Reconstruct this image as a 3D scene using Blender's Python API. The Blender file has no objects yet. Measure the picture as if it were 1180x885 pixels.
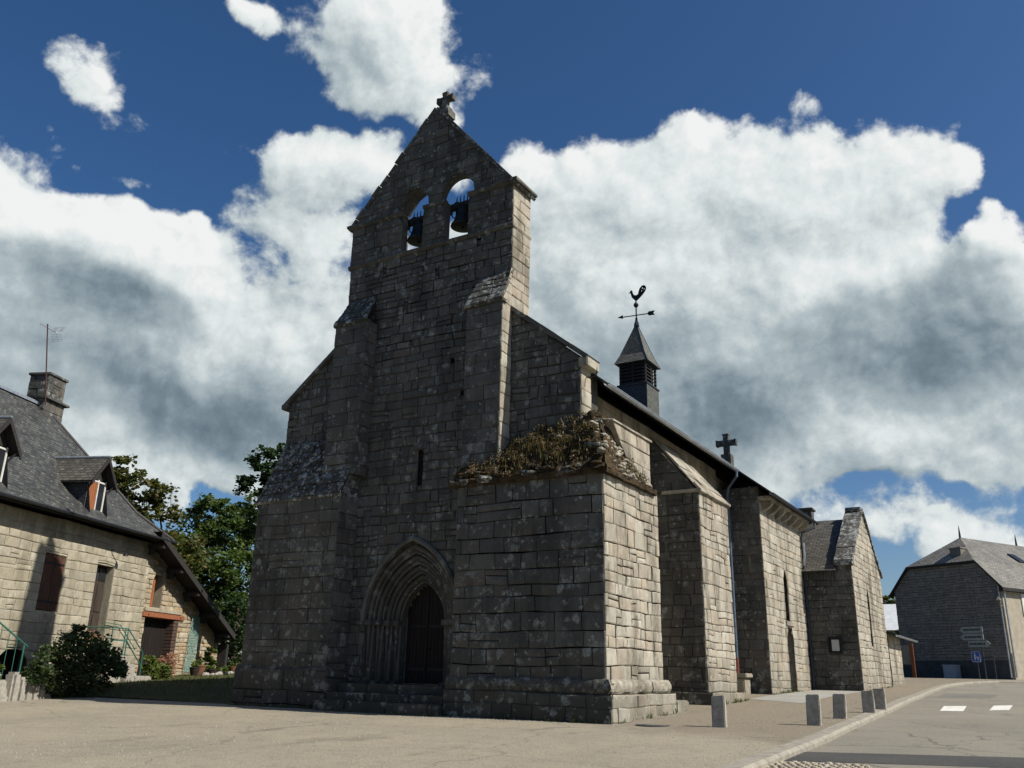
import bpy, bmesh, math, random
import numpy as np
from math import sin, cos, pi, radians, hypot, atan2, sqrt, floor
from mathutils import Vector, Matrix
from mathutils.geometry import tessellate_polygon
random.seed(7); np.random.seed(7)
S = bpy.context.scene
COL = S.collection

# ------------------------------------------------------------------ camera
EYE = 0.95
yaw, pit, rol = radians(-31.26), radians(18.50), radians(1.256)
F = Vector((sin(yaw)*cos(pit), cos(yaw)*cos(pit), sin(pit)))
r0 = Vector((cos(yaw), -sin(yaw), 0)); u0 = r0.cross(F)
RT = r0*cos(rol) + u0*sin(rol); UP = RT.cross(F)
cam = bpy.data.cameras.new('camera'); camo = bpy.data.objects.new('camera', cam); COL.objects.link(camo)
camo.matrix_world = Matrix(((RT.x, UP.x, -F.x, 0), (RT.y, UP.y, -F.y, 0), (RT.z, UP.z, -F.z, EYE), (0, 0, 0, 1)))
cam.sensor_width = 36; cam.lens = 36*1000/1180; cam.clip_start = 0.1; cam.clip_end = 3000
S.camera = camo
S.render.resolution_x = 1024; S.render.resolution_y = 768
S.view_settings.view_transform = 'Standard'; S.view_settings.look = 'None'
S.view_settings.exposure = 0.45; S.view_settings.gamma = 1
S.render.engine = 'CYCLES'

# ------------------------------------------------------------------ node helper
class NG:
    def __init__(s, nt): s.t = nt; s.x = 0
    def n(s, typ, ins=None, **props):
        nd = s.t.nodes.new(typ); s.x += 1; nd.location = (s.x*40 % 2000, -(s.x*40//2000)*200)
        for k, v in props.items(): setattr(nd, k, v)
        for k, v in (ins or {}).items():
            sk = nd.inputs[k]
            if isinstance(v, bpy.types.NodeSocket): s.t.links.new(v, sk)
            else: sk.default_value = v
        return nd
    def m(s, op, a, b=0.0, c=0.0, clamp=False):
        nd = s.n('ShaderNodeMath', {0: a, 1: b, 2: c}, operation=op, use_clamp=clamp); return nd.outputs[0]
    def v(s, op, a, b=None, c=None):
        ins = {0: a}
        if b is not None: ins[1] = b
        if c is not None: ins[2] = c
        nd = s.n('ShaderNodeVectorMath', ins, operation=op)
        return nd.outputs['Value'] if op in ('DOT_PRODUCT', 'LENGTH', 'DISTANCE') else nd.outputs[0]
    def mix(s, f, a, b, mode='MIX'):
        nd = s.n('ShaderNodeMix', data_type='RGBA', blend_type=mode)
        for sk, v in ((nd.inputs[0], f), (nd.inputs[6], a), (nd.inputs[7], b)):
            if isinstance(v, bpy.types.NodeSocket): s.t.links.new(v, sk)
            elif sk.type == 'RGBA' and len(v) == 3: sk.default_value = (*v, 1)
            else: sk.default_value = v
        return nd.outputs[2]
    def ramp(s, f, stops, interp='LINEAR'):
        nd = s.n('ShaderNodeValToRGB', {0: f}); cr = nd.color_ramp; cr.interpolation = interp
        while len(cr.elements) < len(stops): cr.elements.new(0.5)
        for e, (p, c) in zip(cr.elements, stops): e.position = p; e.color = (*c, 1) if len(c) == 3 else c
        return nd.outputs[0]
    def ss(s, x, a, b, lo=0.0, hi=1.0):
        nd = s.n('ShaderNodeMapRange', {0: x, 1: a, 2: b, 3: lo, 4: hi}, interpolation_type='SMOOTHSTEP'); return nd.outputs[0]
    def noise(s, vec, scale, detail=3, rough=.55, dist=0.0):
        nd = s.n('ShaderNodeTexNoise', {'Vector': vec, 'Scale': scale, 'Detail': detail, 'Roughness': rough, 'Distortion': dist}); return nd.outputs[0]
    def voro(s, vec, scale, rand=1.0, feature='F1'):
        nd = s.n('ShaderNodeTexVoronoi', {'Vector': vec, 'Scale': scale, 'Randomness': rand}, feature=feature); return nd.outputs['Distance']

# ------------------------------------------------------------------ sun and sky
SUN_AZ, SUN_EL = radians(8.5), radians(43.8)          # azimuth from +X towards +Y
sdir = Vector((cos(SUN_AZ)*cos(SUN_EL), sin(SUN_AZ)*cos(SUN_EL), sin(SUN_EL)))
sl = bpy.data.lights.new('sun', 'SUN'); sl.energy = 4.6; sl.angle = radians(0.5); sl.color = (1.0, .94, .84)
so = bpy.data.objects.new('sun', sl); COL.objects.link(so)
so.rotation_euler = (-sdir).to_track_quat('-Z', 'Y').to_euler(); so.location = sdir*60

W = bpy.data.worlds.new('World'); S.world = W; W.use_nodes = True
W.node_tree.nodes.clear(); g = NG(W.node_tree)
SKY_STR = 0.068
sky = g.n('ShaderNodeTexSky', sky_type='NISHITA', sun_disc=False, sun_elevation=SUN_EL, sun_rotation=pi/2 - SUN_AZ,
          altitude=700, air_density=1.0, dust_density=1.8, ozone_density=3.0)
skc = g.n('ShaderNodeHueSaturation', {'Hue': 0.503, 'Saturation': 1.25, 'Value': 1.0, 'Color': sky.outputs[0]}).outputs[0]
def pxdir(x, y):
    d = RT*((x-590)/1000) - UP*((y-442.5)/1000) + F; d.normalize()
    return math.atan2(d.x, d.y), math.asin(d.z)
# cumulus banks: direction given where each stands in the sky (azimuth, elevation), with its half-widths
BL = [  # px, py, rx(px), ry(px), weight
 (20,265,200,62,1.25),(150,300,165,75,1.3),(60,350,230,80,1.2),(230,380,120,90,.9),(330,330,110,100,.8),(30,190,75,38,.62),(90,175,65,22,.5),
 (330,440,150,130,.95),(90,470,260,90,1.0),(230,545,150,38,1.0),(150,500,230,60,.9),(420,400,120,160,.8),
 (95,85,48,40,.58),(70,55,28,30,.5),(280,15,46,26,.56),(262,70,42,16,.38),
 (450,45,108,92,1.0),(415,20,75,45,.6),(470,110,60,50,.7),(402,208,78,52,1.05),(372,285,70,55,.9),(330,245,70,26,.45),
 (618,215,60,60,.9),(680,230,90,60,1.0),(790,235,130,95,1.2),(900,240,150,105,1.2),(1020,250,125,95,1.0),(1100,230,62,52,.8),
 (1170,290,70,60,.9),(720,330,190,120,1.3),(900,370,250,130,1.35),(1080,390,190,85,1.25),(1000,460,220,90,1.2),(1190,440,130,120,1.0),
 (760,470,200,130,1.1),(900,520,140,75,1.0),(1060,540,130,35,.65),(640,330,80,160,1.0),(1120,610,140,22,.5),(980,618,150,18,.42),
 (930,100,46,34,.46),(945,90,26,18,.3),(40,140,60,26,.5),(120,185,50,18,.4),(500,200,60,40,.5),(620,560,200,60,.7),(300,505,120,60,.8),(1000,500,220,70,1.05),(870,560,120,36,.8),(1180,560,60,40,.6),(1080,545,150,45,.78),(880,575,120,30,.75),(1130,625,150,30,.66),(150,560,160,40,.85),(1100,570,90,12,.35),(205,556,120,34,1.0),(60,565,160,50,.9),(330,560,60,60,.8),(1080,500,160,60,1.05),(960,545,120,24,.75),(1150,625,90,14,.45)]
HOLES = [(285,300,44,30,.55),(262,578,42,18,.75),(1118,262,42,36,.62),(1060,578,150,13,.45),(960,215,60,22,.3),(740,170,40,25,.2)]
DARK = [(100,345,150,48,.62),(60,385,170,45,.35),(230,475,200,48,.85),(100,450,150,50,.45),(330,470,120,70,.4),(330,350,45,30,.3),(980,395,110,50,.6),(1120,390,110,85,.8),(1020,430,160,60,.6),
        (760,410,75,45,.5),(800,490,120,60,.75),(890,480,90,45,.45),(720,450,80,90,.5),(1170,480,60,50,.4),(660,330,50,70,.25),(830,330,80,35,.25),(450,80,60,40,.2)]
def blobs(gg, vec, L):
    tot = None
    for (x, y, rx, ry, w) in L:
        a, e = pxdir(x, y); k = 1/1000.0
        # local angular sizes of a pixel here
        a2, _ = pxdir(x+10, y); _, e2 = pxdir(x, y-10)
        sa = 1/max(1e-4, rx*abs(a2-a)/10); se = 1/max(1e-4, ry*abs(e2-e)/10)
        q = gg.v('MULTIPLY_ADD', vec, (sa, se, 0), (-a*sa, -e*se, 0))
        d = gg.v('DOT_PRODUCT', q, q)
        b = gg.m('MULTIPLY', gg.m('SUBTRACT', 1.0, gg.m('MULTIPLY', d, .5), clamp=True), w)
        b = gg.m('MULTIPLY', b, b) if False else b
        tot = b if tot is None else gg.m('SMOOTH_MAX', tot, b, .25)
    return tot
grp = bpy.data.node_groups.new('cloud_density', 'ShaderNodeTree')
grp.interface.new_socket('Dir', in_out='INPUT', socket_type='NodeSocketVector')
grp.interface.new_socket('Density', in_out='OUTPUT', socket_type='NodeSocketFloat')
gg = NG(grp); gi = gg.n('NodeGroupInput'); go = gg.n('NodeGroupOutput')
dv = gg.v('NORMALIZE', gi.outputs[0])
sp = gg.n('ShaderNodeSeparateXYZ', {0: dv})
az = gg.m('ARCTAN2', sp.outputs[0], sp.outputs[1]); elv = gg.m('ARCSINE', sp.outputs[2])
ae = gg.n('ShaderNodeCombineXYZ', {0: az, 1: elv}).outputs[0]
wv = gg.n('ShaderNodeTexNoise', {'Vector': dv, 'Scale': 5.0, 'Detail': 3.0}).outputs['Color']
wv = gg.v('SUBTRACT', wv, (.5, .5, .5))
wf = gg.v('SUBTRACT', gg.n('ShaderNodeTexNoise', {'Vector': dv, 'Scale': 14.0, 'Detail': 4.0}).outputs['Color'], (.5, .5, .5))
ae2 = gg.v('ADD', ae, gg.v('ADD', gg.v('MULTIPLY', wv, (.17, .13, 0)), gg.v('MULTIPLY', wf, (.075, .06, 0))))
bl = blobs(gg, ae2, BL); ho = blobs(gg, ae2, HOLES)
fb = gg.noise(gg.v('ADD', dv, gg.v('MULTIPLY', wv, (.06, .06, .06))), 9.0, 11, .62)
bv = gg.n('ShaderNodeTexVoronoi', {'Vector': gg.v('ADD', gg.v('MULTIPLY', dv, (1, 1, 1.2)), gg.v('MULTIPLY', wf, (.05, .05, .05))), 'Scale': 11.0, 'Detail': 4.0, 'Roughness': .55, 'Lacunarity': 2.2}, feature='F1', normalize=True).outputs['Distance']
den = gg.m('ADD', gg.m('SUBTRACT', bl, gg.m('MULTIPLY', ho, .75)), gg.m('MULTIPLY', gg.m('SUBTRACT', fb, .5), 1.25))
den = gg.m('SUBTRACT', den, gg.m('MULTIPLY', gg.m('SUBTRACT', bv, .30), .95))
grp.links.new(den, go.inputs[0])
tc = g.n('ShaderNodeTexCoord').outputs['Generated']
def dens(vec):
    nd = g.n('ShaderNodeGroup', {}); nd.node_tree = grp; g.t.links.new(vec, nd.inputs[0]); return nd.outputs[0]
d0 = dens(tc)
toward = Vector((.62, .35, .75)).normalized()*0.055
d1 = dens(g.v('ADD', tc, tuple(toward)))
d2 = dens(g.v('ADD', tc, tuple(toward*.24)))
cov = g.ss(d0, .34, .57)
# self shading: less cloud towards the sun = lit edge
lit = g.m('ADD', g.m('MULTIPLY', g.m('SUBTRACT', d0, d1), .30), g.m('MULTIPLY', g.m('SUBTRACT', d0, d2), .46))
sp2 = g.n('ShaderNodeSeparateXYZ', {0: tc})
az2 = g.m('ARCTAN2', sp2.outputs[0], sp2.outputs[1]); el2 = g.m('ARCSINE', sp2.outputs[2])
wv2 = g.v('SUBTRACT', g.n('ShaderNodeTexNoise', {'Vector': tc, 'Scale': 5.0, 'Detail': 4.0}).outputs['Color'], (.5, .5, .5))
dk = blobs(g, g.v('ADD', g.n('ShaderNodeCombineXYZ', {0: az2, 1: el2}).outputs[0], g.v('MULTIPLY', wv2, (.16, .12, 0))), DARK)
fine = g.m('SUBTRACT', g.noise(tc, 22.0, 6, .6), .5)
br = g.m('ADD', g.m('SUBTRACT', g.m('ADD', .89, lit), g.m('MULTIPLY', dk, .78)), g.m('MULTIPLY', fine, .22), clamp=True)
ccol = g.ramp(br, [(0, (.085, .125, .17)), (.3, (.21, .28, .33)), (.6, (.46, .54, .575)), (.85, (.80, .86, .865)), (1, (.97, .99, .98))])
bgs = g.n('ShaderNodeBackground', {'Color': skc, 'Strength': SKY_STR})
bgc = g.n('ShaderNodeBackground', {'Color': ccol, 'Strength': 0.66})
mx = g.n('ShaderNodeMixShader', {0: cov, 1: bgs.outputs[0], 2: bgc.outputs[0]})
wo = g.n('ShaderNodeOutputWorld'); g.t.links.new(mx.outputs[0], wo.inputs[0])
W.cycles.sampling_method = 'MANUAL'; W.cycles.sample_map_resolution = 512

# ------------------------------------------------------------------ object helpers
def tag(o, label=None, cat=None, group=None, kind=None):
    if label: o['label'] = label
    if cat: o['category'] = cat
    if group: o['group'] = group
    if kind: o['kind'] = kind
    return o
def thing(name, loc, label, cat, group=None):
    o = bpy.data.objects.new(name, None); COL.objects.link(o); o.location = loc; o.empty_display_size = .3
    return tag(o, label, cat, group)
def rootloc(p):
    v = Vector((0, 0, 0))
    while p is not None: v += p.location; p = p.parent
    return v
class MB:
    def __init__(s): s.v = []; s.f = []; s.m = []; s.r = []; s.uv = []
    def face(s, pts, m=0, r=None, uv=None):
        i = len(s.v); s.v += [tuple(p) for p in pts]; s.f.append(tuple(range(i, i+len(pts)))); s.m.append(m)
        s.r.append(random.random() if r is None else r); s.uv.append(uv)
    def mesh(s, vs, fs, m=0, r=None):
        i = len(s.v); s.v += [tuple(p) for p in vs]
        for f in fs:
            s.f.append(tuple(a+i for a in f)); s.m.append(m); s.r.append(random.random() if r is None else r); s.uv.append(None)
    def box(s, lo, hi, m=0, r=None):
        s.obox(((lo[0]+hi[0])/2, (lo[1]+hi[1])/2, (lo[2]+hi[2])/2), (1,0,0), (0,1,0), (0,0,1), (hi[0]-lo[0])/2, (hi[1]-lo[1])/2, (hi[2]-lo[2])/2, m, r)
    def obox(s, c, ax, ay, az_, hx, hy, hz, m=0, r=None):
        c = Vector(c); X = Vector(ax)*hx; Y = Vector(ay)*hy; Z = Vector(az_)*hz
        P = [c+X*a+Y*b+Z*d for d in (-1, 1) for b in (-1, 1) for a in (-1, 1)]
        s.mesh(P, [(0,2,3,1),(4,5,7,6),(0,1,5,4),(2,6,7,3),(0,4,6,2),(1,3,7,5)], m, random.random() if r is None else r)
    def bev(s, lo, hi, b=.02, m=0, r=None, jit=0):
        # box with chamfered edges
        bm = bmesh.new(); bmesh.ops.create_cube(bm, size=1)
        for q in bm.verts: q.co = Vector([lo[k]+(q.co[k]+.5)*(hi[k]-lo[k]) for k in range(3)])
        bmesh.ops.bevel(bm, geom=bm.edges[:], offset=b, segments=2, affect='EDGES')
        if jit:
            for q in bm.verts: q.co += Vector((random.uniform(-jit, jit), random.uniform(-jit, jit), random.uniform(-jit, jit)))
        bm.verts.index_update(); s.mesh([q.co for q in bm.verts], [[q.index for q in f.verts] for f in bm.faces], m, r if r is not None else random.random()); bm.free()
    def tube(s, pts, rad, n=8, m=0, cap=True, r=None):
        pts = [Vector(p) for p in pts]; rads = rad if isinstance(rad, (list, tuple)) else [rad]*len(pts)
        ref = Vector((0, 0, 1)) if abs((pts[-1]-pts[0]).normalized().z) < .9 else Vector((1, 0, 0))
        vs = []; fs = []
        for i, p in enumerate(pts):
            t = (pts[min(i+1, len(pts)-1)]-pts[max(i-1, 0)]).normalized()
            a = t.cross(ref).normalized(); b = t.cross(a)
            for k in range(n): vs.append(p+(a*cos(2*pi*k/n)+b*sin(2*pi*k/n))*rads[i])
        for i in range(len(pts)-1):
            for k in range(n): fs.append((i*n+k, i*n+(k+1) % n, (i+1)*n+(k+1) % n, (i+1)*n+k))
        if cap: fs += [tuple(range(n))[::-1], tuple(range((len(pts)-1)*n, len(pts)*n))]
        s.mesh(vs, fs, m, r if r is not None else random.random())
    def lathe(s, c, prof, n=20, m=0, r=None):
        c = Vector(c); vs = []; fs = []
        for (ra, z) in prof:
            for k in range(n): vs.append(c+Vector((ra*cos(2*pi*k/n), ra*sin(2*pi*k/n), z)))
        for i in range(len(prof)-1):
            for k in range(n): fs.append((i*n+k, i*n+(k+1) % n, (i+1)*n+(k+1) % n, (i+1)*n+k))
        fs += [tuple(range(n))[::-1], tuple(range((len(prof)-1)*n, len(prof)*n))]
        s.mesh(vs, fs, m, r if r is not None else random.random())
    def prism(s, cont, org, U, V, D, m=0, holes=(), r=None):
        # contour (u,v) swept along vector D, with holes
        org = Vector(org); U = Vector(U); V = Vector(V); D = Vector(D)
        L = [list(cont)]+[list(h) for h in holes]; r = random.random() if r is None else r
        tri = tessellate_polygon([[Vector((p[0], p[1], 0)) for p in c] for c in L])
        flat = [org+U*p[0]+V*p[1] for c in L for p in c]
        s.mesh(flat, tri, m, r); s.mesh([p+D for p in flat], tri, m, r)
        for c in L:
            for i in range(len(c)):
                a, b = c[i], c[(i+1) % len(c)]
                A = org+U*a[0]+V*a[1]; B = org+U*b[0]+V*b[1]
                s.face((A, B, B+D, A+D), m, r)
    def sheet(s, cont, org, U, V, m=0, holes=(), r=None):
        org = Vector(org); U = Vector(U); V = Vector(V)
        L = [list(cont)]+[list(h) for h in holes]
        tri = tessellate_polygon([[Vector((p[0], p[1], 0)) for p in c] for c in L])
        s.mesh([org+U*p[0]+V*p[1] for c in L for p in c], tri, m, random.random() if r is None else r)
    def build(s, name, mats, parent=None, smooth=False, fixn=True):
        me = bpy.data.meshes.new(name)
        if parent is not None: off = rootloc(parent)
        else:
            A = np.array(s.v); off = Vector(((A[:,0].min()+A[:,0].max())/2, (A[:,1].min()+A[:,1].max())/2, A[:,2].min()))
        me.from_pydata([(p[0]-off.x, p[1]-off.y, p[2]-off.z) for p in s.v], [], s.f)
        if not isinstance(mats, (list, tuple)): mats = [mats]
        for m in mats: me.materials.append(m)
        me.polygons.foreach_set('material_index', s.m)
        at = me.attributes.new('rnd', 'FLOAT', 'FACE'); at.data.foreach_set('value', s.r)
        if any(u is not None for u in s.uv):
            ul = me.uv_layers.new(name='UVMap'); k = 0
            for f, u in zip(s.f, s.uv):
                for j in range(len(f)):
                    if u is not None: ul.data[k].uv = u[j]
                    k += 1
        if fixn and len(s.f) < 60000:
            bm = bmesh.new(); bm.from_mesh(me); bmesh.ops.recalc_face_normals(bm, faces=bm.faces[:]); bm.to_mesh(me); bm.free()
        if smooth:
            me.polygons.foreach_set('use_smooth', [True]*len(me.polygons))
        me.update()
        o = bpy.data.objects.new(name, me); COL.objects.link(o)
        if parent is not None: o.parent = parent
        else: o.location = off
        return o

# scan-line spans of an even-odd set of contours
def spans(L, v):
    xs = []
    for c in L:
        for i in range(len(c)):
            (u1, v1), (u2, v2) = c[i], c[(i+1) % len(c)]
            if (v1 <= v < v2) or (v2 <= v < v1): xs.append(u1+(v-v1)*(u2-u1)/(v2-v1))
    xs.sort(); return [(xs[i], xs[i+1]) for i in range(0, len(xs)-1, 2)]
def masonry(M, cont, org, U, V, N, holes=(), ch=(.26, .42), sl=(.35, .85), th=.03, ms=0, mm=1, back=True, joint=.012, rough=.012, split=.14, wav=1.0, seed=None):
    """Coursed stones, each a chamfered block standing th proud of a mortar bed; org is on the finished face."""
    org = Vector(org); U = Vector(U).normalized(); V = Vector(V).normalized(); N = Vector(N).normalized()
    L = [list(cont)]+[list(h) for h in holes]
    rg = random.Random(seed if seed is not None else int((org.x*13+org.y*7+org.z*3)*100) % 9973)
    if back: M.sheet(cont, org-N*th, U, V, mm, holes)
    vs = [p[1] for p in cont]; v0, v1 = min(vs), max(vs)
    ph = rg.random()*6
    def wy(u, v): return wav*(.018*sin(1.3*u+2.3*v+ph)+.010*sin(3.7*u-1.9*v+ph*2)+.006*sin(9*u+5*v))
    def stone(a0, b0, a1, b1, va, vb):
        if min(b0-a0, b1-a1) < .02 and max(b0-a0, b1-a1) < .10: return
        if vb-va < .05: return
        out = rg.uniform(-.4, 1)*rough; r = rg.random()
        q = [(a0, va), (b0, va), (b1, vb), (a1, vb)]
        cu = sum(p[0] for p in q)/4; cv = sum(p[1] for p in q)/4
        def pt(p, ins, d, j):
            du, dv = cu-p[0], cv-p[1]
            uu = p[0]+math.copysign(min(ins, abs(du)*.8), du)+rg.uniform(-j, j); vv = p[1]+math.copysign(min(ins, abs(dv)*.8), dv)+rg.uniform(-j, j)
            return org+U*uu+V*(vv+wy(uu, vv))+N*d
        j2 = joint/2
        B = [pt(p, j2, -th-.002, 0) for p in q]; R = [pt(p, j2, out-.012, joint*.6) for p in q]; T = [pt(p, j2+.020, out+rg.uniform(-.006, .006), joint*.8) for p in q]
        C = sum(T, Vector())/4+N*rg.uniform(0, .012)
        vv = B+R+T+[C]; fs = []
        for k in range(4):
            l = (k+1) % 4; fs += [(k, l, 4+l, 4+k), (4+k, 4+l, 8+l, 8+k), (8+k, 8+l, 12)]
        M.mesh(vv, fs, ms, r)
    def fill(a0, b0, a1, b1, va, vb):
        lo, hi = max(a0, a1), min(b0, b1)
        if hi-lo < .16: stone(a0, b0, a1, b1, va, vb); return
        cuts = []; u = lo+rg.uniform(sl[0]*.5, sl[1])
        while u < hi-sl[0]*.55: cuts.append(u); u += rg.uniform(*sl)*(1 if rg.random() > .12 else 1.4)
        A = [(a0, a1)]+[(c+rg.uniform(-.02, .02), c+rg.uniform(-.02, .02)) for c in cuts]+[(b0, b1)]
        for i in range(len(A)-1):
            if rg.random() < split and vb-va > .29 and 0 < i < len(A)-2:
                vm = va+(vb-va)*rg.uniform(.38, .62); m0 = (A[i][0]+A[i][1])/2; m1 = (A[i+1][0]+A[i+1][1])/2
                stone(A[i][0], A[i+1][0], m0, m1, va, vm); stone(m0, m1, A[i][1], A[i+1][1], vm, vb)
            else: stone(A[i][0], A[i+1][0], A[i][1], A[i+1][1], va, vb)
    def inter(A, B):
        return [(max(p[0], q[0]), min(p[1], q[1])) for p in A for q in B if min(p[1], q[1])-max(p[0], q[0]) > .03]
    def minus(A, B):
        out = []
        for a0, a1 in A:
            cur = [(a0, a1)]
            for b0, b1 in B:
                cur = [s for c0, c1 in cur for s in ((c0, min(c1, b0)), (max(c0, b1), c1)) if s[1]-s[0] > .03]
            out += cur
        return out
    def row(va, vb, dep=0, done=()):
        sa, sb = spans(L, va+1e-4), spans(L, vb-1e-4); sm = spans(L, (va+vb)/2)
        if dep == 0 and len(sa) == len(sb) == len(sm) and all(min(p[1], q[1])-max(p[0], q[0]) > -.12 and abs(p[0]-q[0]) < .45 and abs(p[1]-q[1]) < .45 for p, q in zip(sa, sb)):
            for p, q in zip(sa, sb): fill(p[0], p[1], q[0], q[1], va, vb)
            return
        com = sm
        for t in (.02, .25, .75, .98): com = inter(com, spans(L, va+(vb-va)*t))
        com = minus(com, done); com = [c for c in com if c[1]-c[0] > (.12 if dep else .2)] if dep < 2 else com
        for p in com: fill(p[0], p[1], p[0], p[1], va, vb)
        if dep < 2:
            vm = (va+vb)/2; dn = list(done)+com; row(va, vm, dep+1, dn); row(vm, vb, dep+1, dn)
    v = v0
    while v < v1-1e-3:
        h = rg.uniform(*ch); e = v+h
        if v1-e < ch[0]*.7: e = v1
        row(v, e); v = e
def rect(a, b, c, d): return [(a, c), (b, c), (b, d), (a, d)]
def pointed(c, a, zb, zs, h, n=9):
    """pointed-arch opening contour: centre, half width, bottom, springing, rise above the springing"""
    k = (h*h-a*a)/(2*a); R = k+a; P = [(c-a, zb), (c-a, zs)]
    t1 = atan2(h, k) if k > -1e9 else 0
    for i in range(1, n+1):
        t = t1*i/n; P.append((c+k-R*cos(t), zs+R*sin(t)))
    for i in range(n-1, -1, -1):
        t = t1*i/n; P.append((c-k+R*cos(t), zs+R*sin(t)))
    P.append((c+a, zb)); return P
def rough_sheet(M, P00, P10, P11, P01, nu, nv, amp, nrm, m=0, seed=0):
    """bilinear patch with lumpy relief"""
    from mathutils import noise as mn
    P00, P10, P11, P01, nrm = map(Vector, (P00, P10, P11, P01, nrm)); vs = []; fs = []
    for j in range(nv+1):
        for i in range(nu+1):
            a, b = i/nu, j/nv; p = (P00*(1-a)+P10*a)*(1-b)+(P01*(1-a)+P11*a)*b
            d = mn.fractal(p*2.3+Vector((seed, 0, 0)), 1.0, 2.0, 4)*amp + max(0, mn.noise(p*5+Vector((0, seed, 0))))*amp*.8
            vs.append(p+nrm*d)
    for j in range(nv):
        for i in range(nu): k = j*(nu+1)+i; fs.append((k, k+1, k+nu+2, k+nu+1))
    i0 = len(M.v); M.v += [tuple(p) for p in vs]
    for f in fs: M.f.append(tuple(a+i0 for a in f)); M.m.append(m); M.r.append(random.random()); M.uv.append(None)

# ------------------------------------------------------------------ materials
def newmat(name):
    m = bpy.data.materials.new(name); m.use_nodes = True; nt = m.node_tree; nt.nodes.clear(); h = NG(nt)
    b = h.n('ShaderNodeBsdfPrincipled'); o = h.n('ShaderNodeOutputMaterial'); nt.links.new(b.outputs[0], o.inputs[0])
    b.inputs['Specular IOR Level'].default_value = .25
    return m, h, b
def setc(h, b, col=None, rough=None, bump=None, bstr=.3, bdist=.02):
    if col is not None:
        if isinstance(col, bpy.types.NodeSocket): h.t.links.new(col, b.inputs['Base Color'])
        else: b.inputs['Base Color'].default_value = (*col, 1)
    if rough is not None:
        if isinstance(rough, bpy.types.NodeSocket): h.t.links.new(rough, b.inputs['Roughness'])
        else: b.inputs['Roughness'].default_value = rough
    if bump is not None:
        n = h.n('ShaderNodeBump', {'Strength': bstr, 'Distance': bdist, 'Height': bump}); h.t.links.new(n.outputs[0], b.inputs['Normal'])
def pos(h): return h.n('ShaderNodeNewGeometry').outputs['Position']
def rnd(h): return h.n('ShaderNodeAttribute', attribute_name='rnd').outputs['Fac']
def stone_mat(name, cols, lich=.5, lcol=(.36, .37, .33), stain=.5, sc=(.035, .034, .028), lscale=5.0, damp=0):
    m, h, b = newmat(name); p = pos(h); r = rnd(h)
    k = len(cols); c = h.ramp(r, [(i/(k-1), cols[i]) for i in range(k)])
    big = h.noise(p, .55, 4, .6); mid = h.noise(p, 4.5, 5, .65); grain = h.noise(p, 55, 4, .7)
    c = h.mix(h.ss(mid, .35, .7, 0, .45), c, h.mix(.5, c, (.12, .105, .085), 'MULTIPLY'))
    c = h.mix(h.ss(mid, .5, .72, 0, .35), c, (cols[-1][0]*1.15, cols[-1][1]*1.12, cols[-1][2]*1.05))
    # dark weathering that runs in streaks and patches
    vp = h.v('MULTIPLY', p, (1.2, 1.2, .35)); st = h.noise(vp, 1.1, 6, .68)
    c = h.mix(h.ss(st, .47-.06*stain, .66, 0, stain), c, sc)
    if damp:   # the footing stays damp and green-black, with a ragged upper edge
        zz = h.n('ShaderNodeSeparateXYZ', {0: p}).outputs[2]; zz = h.m('ADD', zz, h.m('MULTIPLY', h.m('SUBTRACT', st, .5), 4.0))
        c = h.mix(h.ss(zz, 1.5, .1, 0, damp), c, (.028, .029, .020))
    # pale round lichens
    wob = h.v('SUBTRACT', h.n('ShaderNodeTexNoise', {'Vector': p, 'Scale': 9.0, 'Detail': 3.0}).outputs['Color'], (.5, .5, .5))
    pw = h.v('ADD', p, h.v('MULTIPLY', wob, (.16, .16, .13)))
    l1 = h.ss(h.m('ADD', h.voro(pw, lscale), h.m('MULTIPLY', h.noise(p, 7, 4, .7), .55)), .60, .46); l2 = h.ss(h.voro(h.v('ADD', pw, (3.1, 7.7, 1.3)), lscale*2.3), .32, .22)
    msk = h.ss(h.noise(p, 1.6, 4, .6), .60-.22*lich, .72-.16*lich)
    msk2 = h.ss(h.noise(h.v('ADD', p, (11, 3, 5)), 2.6, 4, .6), .62-.20*lich, .74-.16*lich)
    lm = h.m('MAXIMUM', h.m('MULTIPLY', l1, msk), h.m('MULTIPLY', l2, msk2))
    col_ = h.m('MULTIPLY', h.ss(h.noise(h.v('ADD', p, (4, 9, 2)), 3.4, 7, .72), .585-.06*lich, .66-.06*lich), h.ss(h.noise(p, .8, 3, .6), .42, .62, 0, .9))
    lm = h.m('MULTIPLY', h.m('MAXIMUM', lm, col_), h.ss(h.noise(p, 30, 3, .6), .30, .62, .20, .90))
    c = h.mix(lm, c, h.mix(h.ss(mid, .4, .6), lcol, (lcol[0]*.72, lcol[1]*.74, lcol[2]*.70)))
    c = h.mix(.75, c, h.ramp(grain, [(.25, (.50, .49, .47)), (.5, (.95, .95, .95)), (.78, (1.35, 1.33, 1.28))]), 'MULTIPLY')
    hgt = h.m('ADD', h.m('ADD', h.m('MULTIPLY', grain, .5), h.m('MULTIPLY', mid, 1.2)), h.m('MULTIPLY', lm, .25))
    setc(h, b, c, .92, hgt, .55, .02); return m
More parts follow.
